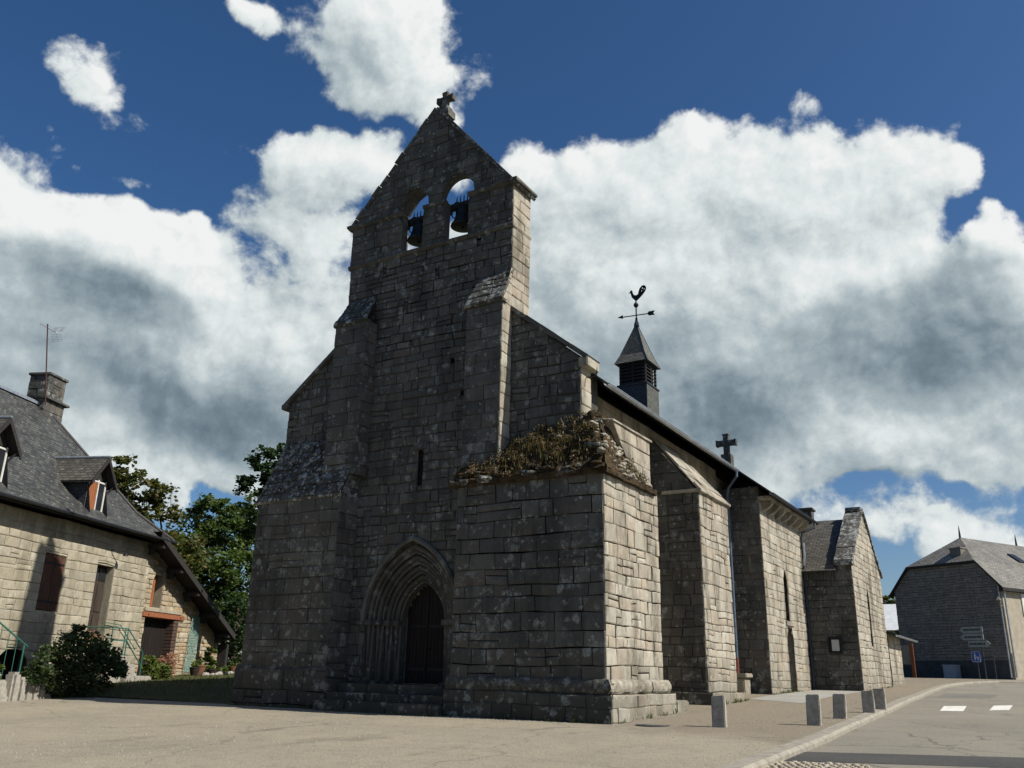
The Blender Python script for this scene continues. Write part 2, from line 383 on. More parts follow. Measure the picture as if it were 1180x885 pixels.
def plain_mat(name, col, rough=.7, var=.25, scale=8, metal=0, bstr=.15, spots=None):
    m, h, b = newmat(name); p = pos(h); n = h.noise(p, scale, 5, .62); n2 = h.noise(p, scale*9, 3, .6)
    c = h.mix(h.ss(n, .3, .7), tuple(x*(1-var) for x in col), tuple(min(1, x*(1+var)) for x in col))
    c = h.mix(.5, c, h.ramp(n2, [(.3, (.75, .75, .75)), (.7, (1.2, 1.2, 1.2))]), 'MULTIPLY')
    if spots: c = h.mix(h.ss(h.noise(p, spots[1], 5, .65), .55, .68, 0, spots[2]), c, spots[0])
    setc(h, b, c, rough, h.m('ADD', n, h.m('MULTIPLY', n2, .4)), bstr, .02); b.inputs['Metallic'].default_value = metal; return m
def slate_mat(name, c1, c2, moss=(.10, .09, .04), mossamt=.3, w=.26, hgt=.14, lichen=.0, mottle=.6):
    m, h, b = newmat(name); uv = h.n('ShaderNodeUVMap').outputs[0]; p = pos(h)
    uw = h.v('ADD', uv, h.v('MULTIPLY', h.v('SUBTRACT', h.n('ShaderNodeTexNoise', {'Vector': p, 'Scale': 3.0, 'Detail': 2.0}).outputs['Color'], (.5, .5, .5)), (.05, .035, 0)))
    br = h.n('ShaderNodeTexBrick', {'Vector': uw, 'Color1': (0, 0, 0, 1), 'Color2': (1, 1, 1, 1), 'Mortar': (.5, .5, .5, 1), 'Scale': 1.0, 'Mortar Size': .013, 'Mortar Smooth': .2, 'Bias': 0.0, 'Brick Width': w, 'Row Height': hgt})
    t = h.n('ShaderNodeSeparateColor', {0: br.outputs[0]}).outputs[0]
    c = h.mix(t, c1, c2); c = h.mix(h.ss(h.noise(p, 1.3, 5, .65), .4, .7, 0, mottle), c, tuple(x*.55 for x in c1))
    c = h.mix(h.ss(h.noise(p, 2.1, 6, .7), .55, .68, 0, mossamt), c, moss)
    if lichen: c = h.mix(h.ss(h.noise(h.v('MULTIPLY', p, (1, 1, 2)), 5.0, 6, .7), .57, .66, 0, lichen), c, (.42, .40, .34))
    c = h.mix(h.m('MULTIPLY', br.outputs['Fac'], .9), c, (.015, .015, .017))
    # each row of slates tips up towards its lower edge
    sep = h.n('ShaderNodeSeparateXYZ', {0: uw}).outputs[1]
    saw = h.m('SUBTRACT', 1.0, h.m('FRACT', h.m('DIVIDE', sep, hgt)))
    hh = h.m('ADD', h.m('MULTIPLY', saw, .8), h.m('ADD', h.m('MULTIPLY', t, .3), h.m('MULTIPLY', h.noise(p, 40, 3), .25)))
    setc(h, b, c, .62, hh, .8, .02); b.inputs['Specular IOR Level'].default_value = .35; return m
def wood_mat(name, col, axis=2, rough=.75, var=.4):
    m, h, b = newmat(name); p = pos(h); sc = [9, 9, 9]; sc[axis] = .6
    n = h.noise(h.v('MULTIPLY', p, tuple(sc)), 3.0, 6, .65); r = rnd(h)
    c = h.mix(h.ss(n, .3, .72), tuple(x*(1-var) for x in col), tuple(x*(1+var) for x in col))
    c = h.mix(.35, c, h.ramp(r, [(0, (.7, .7, .7)), (1, (1.2, 1.2, 1.2))]), 'MULTIPLY'); setc(h, b, c, rough, n, .3, .01); return m
def leaf_mat(name, cols, trans=.35, flower=None):
    m, h, b = newmat(name); nt = h.t; r = rnd(h); k = len(cols)
    c = h.ramp(r, [(i/(k-1), cols[i]) for i in range(k)])
    c = h.mix(.4, c, h.ramp(h.noise(pos(h), 1.2, 3), [(.3, (.6, .6, .6)), (.7, (1.25, 1.25, 1.2))]), 'MULTIPLY')
    setc(h, b, c, .55); b.inputs['Specular IOR Level'].default_value = .3
    tr = h.n('ShaderNodeBsdfTranslucent', {'Color': h.mix(1.0, c, (1.3, 1.5, .6), 'MULTIPLY')})
    mxs = h.n('ShaderNodeMixShader', {0: trans, 1: b.outputs[0], 2: tr.outputs[0]})
    out = [n for n in nt.nodes if n.type == 'OUTPUT_MATERIAL'][0]; nt.links.new(mxs.outputs[0], out.inputs[0]); return m

M_WEST = stone_mat('weathered shade-toned granite', [(.074, .074, .068), (.112, .110, .099), (.098, .089, .076), (.142, .138, .124), (.084, .084, .080), (.128, .113, .094)], lich=.74, lcol=(.31, .325, .305), stain=.72, sc=(.036, .037, .033), lscale=2.6, damp=.6)  # lichened, weathered stone of the west faces, with their shade also darkened into the colour
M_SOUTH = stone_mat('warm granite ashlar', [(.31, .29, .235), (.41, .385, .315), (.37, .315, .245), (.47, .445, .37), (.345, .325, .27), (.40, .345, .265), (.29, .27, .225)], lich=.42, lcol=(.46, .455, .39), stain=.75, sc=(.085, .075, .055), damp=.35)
M_SLAB = stone_mat('lichened weathering slabs', [(.06, .06, .054), (.10, .098, .09), (.075, .073, .064)], lich=1.5, lcol=(.50, .52, .51), stain=.7, lscale=3.6)
M_MORTW = plain_mat('grey shade-toned lime mortar', (.055, .054, .048), .95, .35, 6)  # joints of the west faces, darkened along with the shade-toned stone
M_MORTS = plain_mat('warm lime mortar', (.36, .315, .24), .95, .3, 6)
M_MORTD = plain_mat('dark joint mortar', (.022, .021, .018), .95, .4, 6)
M_HOUSE = stone_mat('cream house ashlar', [(.33, .297, .22), (.405, .372, .285), (.36, .325, .245), (.445, .412, .325), (.29, .265, .205)], lich=.5, lcol=(.44, .44, .36), stain=.6, sc=(.14, .12, .08))
M_RUBBLE = stone_mat('ochre rubble stone', [(.30, .25, .17), (.42, .36, .26), (.36, .24, .13), (.46, .41, .31), (.28, .25, .20)], lich=.1, stain=.3, sc=(.14, .11, .07))
M_BRICKH = stone_mat('small grey granite blocks', [(.175, .166, .148), (.23, .22, .198), (.195, .182, .16), (.255, .245, .222)], lich=.2, stain=.3, sc=(.06, .06, .058))
M_SLATE = slate_mat('grey slate', (.030, .033, .033), (.085, .088, .080), moss=(.085, .08, .05), mossamt=.5, lichen=.4)
M_SLATE2 = slate_mat('weathered pale slate', (.15, .145, .125), (.23, .22, .19), moss=(.12, .11, .07), mossamt=.3, lichen=.35)
M_SLATE3 = slate_mat('brown grey slate', (.075, .07, .058), (.13, .122, .10), mossamt=.35, lichen=.4)
M_SHING = slate_mat('turret slate shingles', (.085, .09, .075), (.16, .165, .14), mossamt=.3, w=.13, hgt=.10, mottle=.3)
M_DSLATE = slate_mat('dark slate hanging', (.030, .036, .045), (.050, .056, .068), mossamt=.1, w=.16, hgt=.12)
M_ZINC = plain_mat('zinc sheet', (.36, .39, .42), .42, .2, 5, metal=.6)
M_PIPE = plain_mat('blue grey painted pipe', (.085, .12, .17), .4, .2, 6)
M_DPIPE = plain_mat('dark iron pipe', (.035, .04, .048), .5, .2, 6)
M_RUST = plain_mat('red brown paint', (.16, .05, .035), .55, .3, 7)
M_IRON = plain_mat('black iron', (.012, .012, .013), .5, .3, 10)
M_BRONZE = plain_mat('dark bronze', (.022, .025, .024), .45, .35, 6, metal=.4)
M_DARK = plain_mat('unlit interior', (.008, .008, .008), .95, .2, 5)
M_DOOR = wood_mat('dark oak door', (.015, .011, .0095), 2)
M_TIMBER = wood_mat('dark timber', (.028, .026, .025), 0)
M_SHUT = wood_mat('brown painted shutter', (.085, .042, .026), 2)
M_ORANGE = wood_mat('orange brown painted wood', (.27, .10, .042), 2, .6, .2)
M_ORANGEX = wood_mat('orange brown painted beam', (.25, .095, .045), 1, .6, .2)
M_WHITE = plain_mat('white painted wood', (.60, .60, .56), .5, .08, 9)
M_GREENP = plain_mat('green enamel paint', (.030, .13, .10), .42, .2, 12)
M_TRELLIS = plain_mat('faded green trellis paint', (.17, .30, .26), .6, .3, 14)
M_MOSS = plain_mat('moss and rubble', (.040, .026, .011), .95, .6, 4, bstr=1.0, spots=((.11, .105, .09), 3.4, .7))
M_BOLL = plain_mat('dressed granite', (.30, .28, .245), .9, .2, 9, bstr=.4, spots=((.14, .13, .11), 7, .5))
M_KERB = plain_mat('granite kerb', (.265, .245, .20), .9, .2, 6, bstr=.4, spots=((.2, .19, .16), 5, .5))
M_GLASS, _h, _b = newmat('dark leaded glass'); setc(_h, _b, (.018, .02, .023), .18)
M_BLUE = plain_mat('blue sign enamel', (.035, .10, .36), .4, .06, 5)
M_SIGNG = plain_mat('grey green sign back', (.26, .29, .28), .5, .12, 6)
M_LETTER = plain_mat('dark lettering', (.02, .025, .025), .6, .1, 6)
M_PAPER = plain_mat('notice paper', (.42, .43, .43), .5, .12, 9)
M_PANELG = plain_mat('grey panel', (.16, .155, .145), .7, .15, 4)
M_POSTB = wood_mat('rust brown post', (.20, .075, .032), 2)
M_UTIL = plain_mat('pale grey cabinet', (.30, .34, .38), .5, .1, 5)
M_TERRA = plain_mat('terracotta', (.16, .075, .045), .8, .25, 9)
M_POTD = plain_mat('dark glazed pot', (.03, .024, .022), .4, .3, 8)
M_RENDER = plain_mat('cream render', (.33, .295, .23), .9, .14, 3, spots=((.30, .25, .18), 1.4, .4))
M_BARK = plain_mat('bark', (.07, .055, .04), .95, .35, 9, bstr=.6)
M_WHITEROOF = plain_mat('pale metal roof', (.62, .64, .64), .5, .1, 2)
M_LEAF = leaf_mat('green leaves', [(.042, .072, .018), (.07, .11, .028), (.105, .145, .04), (.085, .115, .036)])
M_LEAFD = leaf_mat('deep green leaves', [(.014, .032, .012), (.024, .048, .014), (.035, .060, .020)])
M_LEAFA = leaf_mat('autumn tinted leaves', [(.05, .075, .020), (.085, .095, .026), (.125, .095, .030), (.065, .09, .026)])
M_LEAFY = leaf_mat('yellow green leaves', [(.06, .095, .018), (.11, .15, .03), (.09, .12, .035)])
M_LEAFS = leaf_mat('dark shrub leaves', [(.026, .046, .02), (.045, .072, .028), (.07, .095, .038), (.05, .075, .03)])
M_FLOWER = leaf_mat('pink flower heads', [(.42, .20, .15), (.52, .30, .22), (.36, .16, .12)], .3)
M_DRYG = leaf_mat('dry grass', [(.10, .07, .022), (.16, .10, .03), (.05, .055, .018), (.035, .045, .014)], .3)
M_GRASS = leaf_mat('lawn grass', [(.05, .075, .016), (.08, .105, .024), (.11, .115, .035)], .3)
# grounds
def ground_mat(name, c1, c2, c3, big=.5, stones=.5, dirt=None, crack=0, zone=None):
    m, h, b = newmat(name); p = pos(h); n = h.noise(p, big, 6, .65); n2 = h.noise(p, 14, 5, .7); n3 = h.noise(p, 90, 3, .6)
    c = h.mix(h.ss(n, .32, .68), c1, c2)
    if zone:   # the gravelled strip beside the church
        sx = h.n('ShaderNodeSeparateXYZ', {0: p}); t = h.m('ADD', h.m('ADD', sx.outputs[1], h.m('MULTIPLY', sx.outputs[0], .55)), h.m('MULTIPLY', h.m('SUBTRACT', n, .5), 7.0)); c = h.mix(h.ss(t, 12.2, 14.6, 0, zone[1]), c, zone[0]); c = h.mix(h.ss(n2, .45, .75, 0, .6), c, c3); c = h.mix(h.ss(h.noise(p, 3.2, 6, .7), .48, .72, 0, .45), c, tuple(x*.62 for x in c1))
    if dirt: c = h.mix(h.ss(h.noise(h.v('MULTIPLY', p, (1, .45, 1)), .8, 6, .7), .56, .70, 0, dirt[1]), c, dirt[0])
    ag = h.voro(p, 48); c = h.mix(.8*stones, c, h.ramp(ag, [(.05, (1.6, 1.57, 1.5)), (.35, (1.08, 1.08, 1.08)), (.7, (.55, .55, .55))]), 'MULTIPLY')
    c = h.mix(.5, c, h.ramp(n3, [(.3, (.7, .7, .7)), (.7, (1.3, 1.3, 1.3))]), 'MULTIPLY')
    if crack:
        ce = h.ss(h.n('ShaderNodeTexVoronoi', {'Vector': h.v('ADD', p, h.v('MULTIPLY', h.n('ShaderNodeTexNoise', {'Vector': p, 'Scale': 1.5, 'Detail': 4.0}).outputs['Color'], (.8, .8, 0))), 'Scale': .22}, feature='DISTANCE_TO_EDGE').outputs['Distance'], .006, .0015)
        c = h.mix(h.m('MULTIPLY', ce, crack), c, (.05, .048, .042))
    setc(h, b, c, .92, h.m('ADD', h.m('MULTIPLY', ag, -.9), h.m('ADD', n2, n3)), .7, .02); return m
M_PARVIS = ground_mat('worn tan asphalt', (.36, .32, .235), (.29, .26, .20), (.41, .37, .29), .35, .75, ((.17, .155, .12), .55), .35, ((.225, .19, .14), .85))
M_PAVE = ground_mat('brown gravel pavement', (.21, .165, .115), (.16, .13, .095), (.25, .205, .15), .5, .5, ((.10, .085, .065), .5))
M_ROAD = ground_mat('grey asphalt', (.275, .255, .205), (.225, .21, .172), (.32, .295, .24), .3, .5, ((.10, .098, .088), .5), .5)
M_ROADD = ground_mat('fresh dark asphalt', (.085, .085, .08), (.07, .07, .068), (.11, .11, .10), .6, .4)
M_SOIL = ground_mat('grass and earth', (.05, .06, .02), (.075, .07, .03), (.09, .10, .03), .6, .3)
M_PAD = ground_mat('pale concrete', (.36, .35, .31), (.30, .29, .26), (.40, .39, .35), .8, .2)
M_COBBLE = stone_mat('pale cobbles', [(.36, .32, .24), (.44, .40, .31), (.40, .34, .25), (.48, .44, .36)], lich=.1, stain=.3, sc=(.16, .14, .1))
M_MARK = plain_mat('worn white road paint', (.66, .65, .60), .75, .1, 6, spots=((.30, .285, .24), 7, .8))

# ------------------------------------------------------------------ ground
YS = [-60, 0, 10, 17.8, 24.4, 31, 37, 44, 58, 100, 400]; ZS = [-1.6, -.5, -.2, 0, .27, .5, .62, .78, 1.35, 2.1, 6]
def sst(a, b, x): t = min(1, max(0, (x-a)/(b-a))); return t*t*(3-2*t)
def hz(x, y): return float(np.interp(y, YS, ZS)) + .3*sst(-19.8, -24, x)*sst(17.3, 20.5, y)
KX = [(-60, -4.6), (8, -3.95), (12, -3.99), (15, -4.06), (20, -4.16), (26, -4.2), (34, -4.45), (40, -4.75), (45, -4.9), (48, -4.75), (51, -4.2), (53.5, -2.8), (56, 1.0)]
def kx(y): return float(np.interp(y, [k[0] for k in KX], [k[1] for k in KX]))
def grid_sheet(name, x0f, x1f, ys, nx, dz, mat, **kw):
    M = MB(); vs = []; fs = []
    for y in ys:
        a, b = x0f(y), x1f(y)
        for i in range(nx+1): x = a+(b-a)*i/nx; vs.append((x, y, hz(x, y)+dz))
    for j in range(len(ys)-1):
        for i in range(nx): k = j*(nx+1)+i; fs.append((k, k+1, k+nx+2, k+nx+1))
    M.mesh(vs, fs); return tag(M.build(name, mat, smooth=True, **kw), kind='structure')
far = lambda a: [-60, -30, -15, -5, 0, 4, 8, 10, 12, 14, 16, 17.8, 19, 20, 21, 22, 23, 24.4, 26, 28, 31, 34, 37, 40, 44, 48, 52, 56, 58, 64, 72, 85, 100, 150, 250, 400]
yy = far(0)
gs = grid_sheet('ground', lambda y: -400, lambda y: 400, yy, 160, -.16, M_SOIL)
grid_sheet('square', lambda y: -26.5 if y < 17.9 else -10.6, lambda y: kx(y), [y for y in np.arange(-12, 17.7, .8)]+[17.78, 17.95]+[y for y in np.arange(18.4, 56, .8)], 60, .0, M_PARVIS)
grid_sheet('road', lambda y: kx(y)+.1, lambda y: 60, [y for y in np.arange(-12, 56.1, .8)], 40, -.11, M_ROAD)
grid_sheet('side_street', lambda y: -24, lambda y: 60, [56.05, 57, 58, 59.4], 30, -.10, M_PAD)
# far margin of the square at the left
# kerb stones along the pavement
M = MB(); y = 4.0
while y < 53.5:
    L = random.uniform(.8, 1.15); y2 = y+L-.012
    for (ya, yb) in ((y, y2),):
        xa, xb = kx(ya), kx(yb); za, zb = hz(xa, ya), hz(xb, yb); w = .30
        P = [(xa, ya, za-.3), (xa+w, ya, za-.3), (xb+w, yb, zb-.3), (xb, yb, zb-.3), (xa, ya, za+.006), (xa+w-.05, ya, za+.002), (xb+w-.05, yb, zb+.002), (xb, yb, zb+.006),
             (xa+w, ya, za-.045), (xb+w, yb, zb-.045)]
        M.mesh(P, [(4,5,6,7), (5,8,9,6), (8,1,2,9), (0,4,7,3), (0,1,8,5,4), (3,7,6,9,2)], 0, random.random())
    y += L
tag(M.build('kerb', M_KERB), kind='structure')
def draped(name, quads, dz, mat, ny=4):
    M = MB()
    for q in quads:
        q = [Vector((*p, 0)) for p in q]; n = ny
        for i in range(n):
            for j in range(n):
                P = []
                for (a, b) in ((i, j), (i+1, j), (i+1, j+1), (i, j+1)):
                    a /= n; b /= n; p = (q[0]*(1-a)+q[1]*a)*(1-b)+(q[3]*(1-a)+q[2]*a)*b; P.append((p.x, p.y, hz(p.x, p.y)+dz))
                M.face(P)
    return tag(M.build(name, mat), kind='structure')
draped('road_marking', [[(-2.88, 27.18), (-2.33, 27.35), (-2.43, 29.79), (-2.99, 29.42)], [(-1.76, 28.11), (-1.3, 28.61), (-1.3, 31.0), (-1.77, 30.45)]], -.102, M_MARK, 6)
draped('asphalt_patch', [[(-3.75, 14.3), (6, 17.6), (6, 19.4), (-3.85, 15.75)]], -.104, M_ROADD, 10)
draped('doorstep_slab', [[(-8.2, 27.8), (-6.35, 26.6), (-6.35, 36.8), (-8.2, 36.8)]], .006, M_PAD, 10)
# cobbles: pale setts in the gutter of the road, bottom right
M = MB()
for i in range(34):
    for j in range(22):
        x = -3.72+i*.125+random.uniform(-.012, .012)+(j % 2)*.06; y = 12.0+j*.125+random.uniform(-.01, .01)
        if y > 14.1+(x+3.7)*.26 or x > -2.4+(14-y)*.5: continue
        z = hz(x, y)-.11; s = .052+random.uniform(-.006, .006)
        M.bev((x-s, y-s, z-.05), (x+s, y+s, z+.022+random.uniform(0, .01)), .02, 0)
tag(M.build('cobble_strip', [M_COBBLE], smooth=True), kind='structure')
# lawn bank behind the church's left corner
M = MB(); vs = []; fs = []; nx = 40; yl = list(np.arange(17.95, 60, .7))
for y in yl:
    for i in range(nx+1):
        x = -45+25.6*i/nx; vs.append((x, y, hz(x, y)+.004))
for j in range(len(yl)-1):
    for i in range(nx): k = j*(nx+1)+i; fs.append((k, k+1, k+nx+2, k+nx+1))
M.mesh(vs, fs); tag(M.build('lawn', M_SOIL, smooth=True), kind='structure')
def blades(M, pts, hgt, wid, lean=.4, m=0):
    for (x, y, z) in pts:
        a = random.random()*2*pi; hh = hgt*random.uniform(.5, 1.2); l = random.uniform(0, lean)*hh; b = random.random()*2*pi
        dx, dy = cos(a)*wid/2, sin(a)*wid/2
        M.face(((x-dx, y-dy, z), (x+dx, y+dy, z), (x+dx*.6+cos(b)*l*.4, y+dy*.6+sin(b)*l*.4, z+hh*.6), (x+cos(b)*l, y+sin(b)*l, z+hh)), m)
M = MB(); P = []
while len(P) < 5000:
    x, y = random.uniform(-34, -19.7), random.uniform(18, 30)
    if (x*.927+y*.375) < -19.7: continue
    P.append((x, y, hz(x, y)))
blades(M, P, .09, .03); tag(M.build('lawn_grass', M_GRASS, fixn=False), 'short sunlit grass between church and house', 'grass', kind='stuff')
#PART2
# ------------------------------------------------------------------ the church
X_, Y_, Z_ = Vector((1, 0, 0)), Vector((0, 1, 0)), Vector((0, 0, 1))
NW, NS = -Y_, X_                       # outward normals of the west and south faces
YW, YB, YU = 18.71, 17.91, 18.20       # west wall, great buttresses, upper buttresses
XL, XR = -19.52, -9.30                 # nave width at the west wall
church = thing('church', (-14, 18.7, 0), 'old granite church with twin-arched bell gable, thick buttresses and slate roof', 'church')
PW = [M_WEST, M_MORTW]; PS = [M_SOUTH, M_MORTS]  # one masonry in two tones: shade painted into PW, PS for sunlit faces
CX = -14.33
orders = [(1.50, 2.05), (1.30, 1.78), (1.10, 1.52), (.91, 1.28), (.72, 1.05)]   # portal: half width, rise
SPR = 2.22
# west wall with portal and slit
M = MB()
cont = [(XL, -.3), (XR, -.3), (XR, 8.70), (-11.44, 10.42), (-11.44, 13.02), (-17.44, 13.02), (-17.44, 10.50), (XL, 8.84)]
door_h = pointed(CX, orders[0][0], -.29, SPR, orders[0][1], 12)
slit = rect(-14.34, -14.18, 5.80, 6.80)
put = [rect(u, u+.13, v, v+.15) for u, v in ((-15.2, 11.3), (-14.9, 10.0), (-13.4, 9.2), (-14.1, 12.1), (-13.0, 8.2), (-16.1, 12.62), (-12.66, 12.72))]
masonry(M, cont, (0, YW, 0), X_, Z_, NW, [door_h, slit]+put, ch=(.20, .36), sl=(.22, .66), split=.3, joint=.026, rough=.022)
M.prism([(XL+.03, -.3), (CX-1.55, -.3), (CX-1.55, 4.3), (CX+1.55, 4.3), (CX+1.55, -.3), (XR-.03, -.3), (XR-.03, 8.62), (-11.46, 10.3), (-11.46, 13.02), (-17.42, 13.02), (-17.42, 10.4), (XL+.03, 8.75)], (0, YW+.22, 0), X_, Z_, (0, .78, 0), 1)
# south and north returns of the bell wall and of the gable
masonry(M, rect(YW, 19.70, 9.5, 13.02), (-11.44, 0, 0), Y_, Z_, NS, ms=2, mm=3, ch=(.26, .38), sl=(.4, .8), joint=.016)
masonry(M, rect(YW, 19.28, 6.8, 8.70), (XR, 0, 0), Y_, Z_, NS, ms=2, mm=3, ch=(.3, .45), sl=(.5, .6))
M.box((-17.43, YW+.03, 9.5), (-11.47, 19.69, 13.02), 1)
M.box((XL+.02, YW+.03, -.3), (XL+.2, 19.7, 8.7), 0)
west_wall = M.build('west_wall', PW+PS, church)
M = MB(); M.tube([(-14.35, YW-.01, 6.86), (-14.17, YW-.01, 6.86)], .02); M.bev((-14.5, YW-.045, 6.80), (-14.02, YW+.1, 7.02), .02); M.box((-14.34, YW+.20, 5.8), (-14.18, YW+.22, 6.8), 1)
M.build('slit_window', [M_WEST, M_DARK], church)

# belfry stage: two openings under a steep gable
BX = [(-15.07, .39, .58), (-13.43, .42, .60)]; IMP = 14.50
def bell_open(c, a, R):
    P = [(c-a, 13.14), (c-a, IMP), (c-R, IMP)]
    P += [(c-R*cos(pi*i/14), IMP+.12+R*1.08*sin(pi*i/14)) for i in range(15)]
    return P+[(c+R, IMP), (c+a, IMP), (c+a, 13.14)]
bo = [bell_open(*b) for b in BX]
tri = [(-17.50, 13.02), (-11.44, 13.02), (-11.44, 14.45), (-14.40, 18.02), (-17.50, 14.52)]
M = MB()
masonry(M, tri, (0, YW, 0), X_, Z_, NW, bo, ch=(.24, .36), sl=(.25, .6), joint=.02, rough=.018)
M.prism([(-17.47, 13.02), (-11.47, 13.02), (-11.47, 14.45), (-14.40, 17.96), (-17.47, 14.5)], (0, YW+.032, 0), X_, Z_, (0, .24, 0), 0, bo)
M.prism([(-17.47, 13.02), (-11.47, 13.02), (-11.47, 14.45), (-14.40, 17.96), (-17.47, 14.5)], (0, YW+.274, 0), X_, Z_, (0, .71, 0), 0, [[(-16.0, 13.04), (-16.0, 15.0), (-15.6, 15.5), (-14.9, 15.85), (-13.6, 15.85), (-12.9, 15.5), (-12.4, 15.0), (-12.4, 13.04)]])
M.box((-16.2, YW+.27, 12.9), (-12.2, 19.69, 13.06), 0)
masonry(M, rect(YW, 19.70, 13.02, 14.45), (-11.44, 0, 0), Y_, Z_, NS, ms=2, mm=3, ch=(.26, .38), sl=(.4, .8), joint=.016)
bellg = M.build('bell_gable', PW+PS, church)
# string courses (hood profile) and copings
def band(M, p, q, N, hz_, prj, m=0, step=.7):
    p, q, N = Vector(p), Vector(q), Vector(N); d = (q-p); n = max(1, int(d.length/step)); t = d.normalized(); up = t.cross(N); 
    if up.z < 0: up = -up
    for i in range(n):
        a = p+d*(i/n)+t*.004; b = p+d*((i+1)/n)-t*.004; j = random.uniform(-.012, .012)
        pr = [(-.15, -hz_/2), (prj*.45, -hz_/2), (prj, -hz_*.05), (prj, hz_*.32), (prj*.8, hz_/2), (-.15, hz_/2)]
        vs = [a+N*(x+j)+up*z for x, z in pr]+[b+N*(x+j)+up*z for x, z in pr]; k = 6
        M.mesh(vs, [(i2, (i2+1) % k, k+(i2+1) % k, k+i2) for i2 in range(k)]+[tuple(range(k))[::-1], tuple(range(k, 2*k))], m)
M = MB(); band(M, (-17.5, YW, 13.06), (-11.4, YW, 13.06), NW, .13, .09); band(M, (-11.44, YW-.05, 13.06), (-11.44, 19.7, 13.06), NS, .12, .05, 1)
M.build('string_course', [M_WEST, M_SOUTH], bellg)
M = MB(); band(M, (BX[0][0]+.39, YW, 14.5), (BX[1][0]-.42, YW, 14.5), NW, .12, .05); M.build('impost', [M_WEST], bellg)
M = MB(); band(M, (-17.62, YW, 14.5), (BX[0][0]-.38, YW, 14.5), NW, .13, .10); M.bev((-17.66, YW-.14, 14.48), (-17.2, 19.8, 14.58), .02, 0); M.build('cornice', [M_WEST], bellg)
M = MB(); band(M, (BX[1][0]+.42, YW, 14.47), (-11.33, YW, 14.47), NW, .13, .10)
M.bev((-12.0, YW-.14, 14.44), (-11.27, 19.82, 14.54), .02, 0, jit=.008)
M.build('cornice', [M_WEST], bellg)
M = MB()
def slope_slabs(M, p, q, y0, y1, th, n, m=0, jit=.02):
    p, q = Vector(p), Vector(q); d = (q-p)/n; t = d.normalized(); nn = Vector((0, 1, 0)).cross(t)
    if nn.z < 0: nn = -nn
    for i in range(n):
        c = p+d*(i+.5)+nn*(th/2+random.uniform(-.3, .5)*jit)
        M.obox((c.x, (y0+y1)/2+random.uniform(-jit, jit), c.z), t, (0, 1, 0), nn, d.length/2-.006, (y1-y0)/2, th/2*random.uniform(.85, 1.15), m)
slope_slabs(M, (-11.36, 0, 14.30), (-14.40, 0, 17.95), YW-.06, 19.76, .10, 8, 1)
slope_slabs(M, (-17.60, 0, 14.42), (-14.40, 0, 18.02), YW-.04, 19.74, .09, 11, 0, .035)
M.build('gable_coping', [M_WEST, M_SLAB], bellg)
def cross(M, c, h, w, t, arm, bh=.22, ax=X_):
    c = Vector(c); ax = Vector(ax); ay = Vector((-ax.y, ax.x, 0))
    M.obox(c+Z_*(bh/2-.06), ax, ay, Z_, t*.95, t*.95, bh/2+.06)
    M.obox(c+Z_*(bh+(h-bh)/2-.02), ax, ay, Z_, t/2, t/2, (h-bh)/2+.03)
    zc = bh+(h-bh)*.58
    M.obox(c+Z_*zc, ax, ay, Z_, w/2, t/2*.96, arm/2)
    for sx in (-1, 1): M.obox(c+Z_*zc+ax*sx*(w/2-.04), ax, ay, Z_, .05, t/2*1.04, arm/2*1.2)
    M.obox(c+Z_*(h-.03), ax, ay, Z_, t/2*1.2, t/2*1.04, .05)
M = MB(); M.box((-14.62, 19.05, 17.95), (-14.18, 19.45, 18.2)); cross(M, (-14.40, 19.2, 18.16), .72, .62, .17, .17, .16); M.build('stone_cross', [M_WEST], church)
M = MB(); cross(M, (-14.4, 47.5, 12.5), 1.75, 1.15, .30, .30, .55); M.build('stone_cross', [M_WEST], church)

# gable copings of the nave west wall
M = MB(); slope_slabs(M, (-9.16, 0, 8.60), (-11.45, 0, 10.43), YW-.09, 19.36, .12, 5); M.bev((-9.36, YW-.06, 8.42), (-9.10, 19.36, 8.68), .02, 1); M.build('nave_coping', [M_WEST, M_SOUTH], church)
M = MB(); slope_slabs(M, (-19.70, 0, 8.70), (-17.42, 0, 10.51), YW-.09, 19.36, .12, 4)
M.bev((-19.78, YW-.10, 8.68), (-19.5, 19.3, 8.86), .03, 0)
M.build('nave_coping', [M_WEST, M_SOUTH], church)
M = MB(); M.tube([(-9.28, 18.95, 8.2), (-9.05, 18.95, 8.2), (-8.98, 18.95, 8.28), (-8.98, 18.95, 8.5)], .018); M.build('iron_hook', M_IRON, church)

# weathered slope helper: slabs laid on a tilted plane between two horizontal lines
def tilt(M, a, b, c, d, ch=(.22, .34), sl=(.3, .6), ms=0, mm=1, joint=.02, rough=.03):
    a, b, c, d = map(Vector, (a, b, c, d)); U = (b-a).normalized(); up = (d-a)-(d-a).dot(U)*U; V = up.normalized(); N = U.cross(V)
    if N.z < 0: N = -N
    q = [((p-a).dot(U), (p-a).dot(V)) for p in (a, b, c, d)]
    masonry(M, q, a, U, V, N, ch=ch, sl=sl, ms=ms, mm=mm, joint=joint, rough=rough, th=.05)

def block(M, x0, x1, y0, y1, z0, z1, west=True, south=True, smat=(2, 3), **kw):
    k = dict(ch=(.30, .46), sl=(.40, .9)); k.update(kw)
    if west: masonry(M, rect(x0, x1, z0, z1), (0, y0, 0), X_, Z_, NW, **k)
    if south: masonry(M, rect(y0, y1, z0, z1), (x1, 0, 0), Y_, Z_, NS, ms=smat[0], mm=smat[1], **k)
    M.box((x0+.028, y0+.028, z0), (x1-.028, y1, z1), 1)

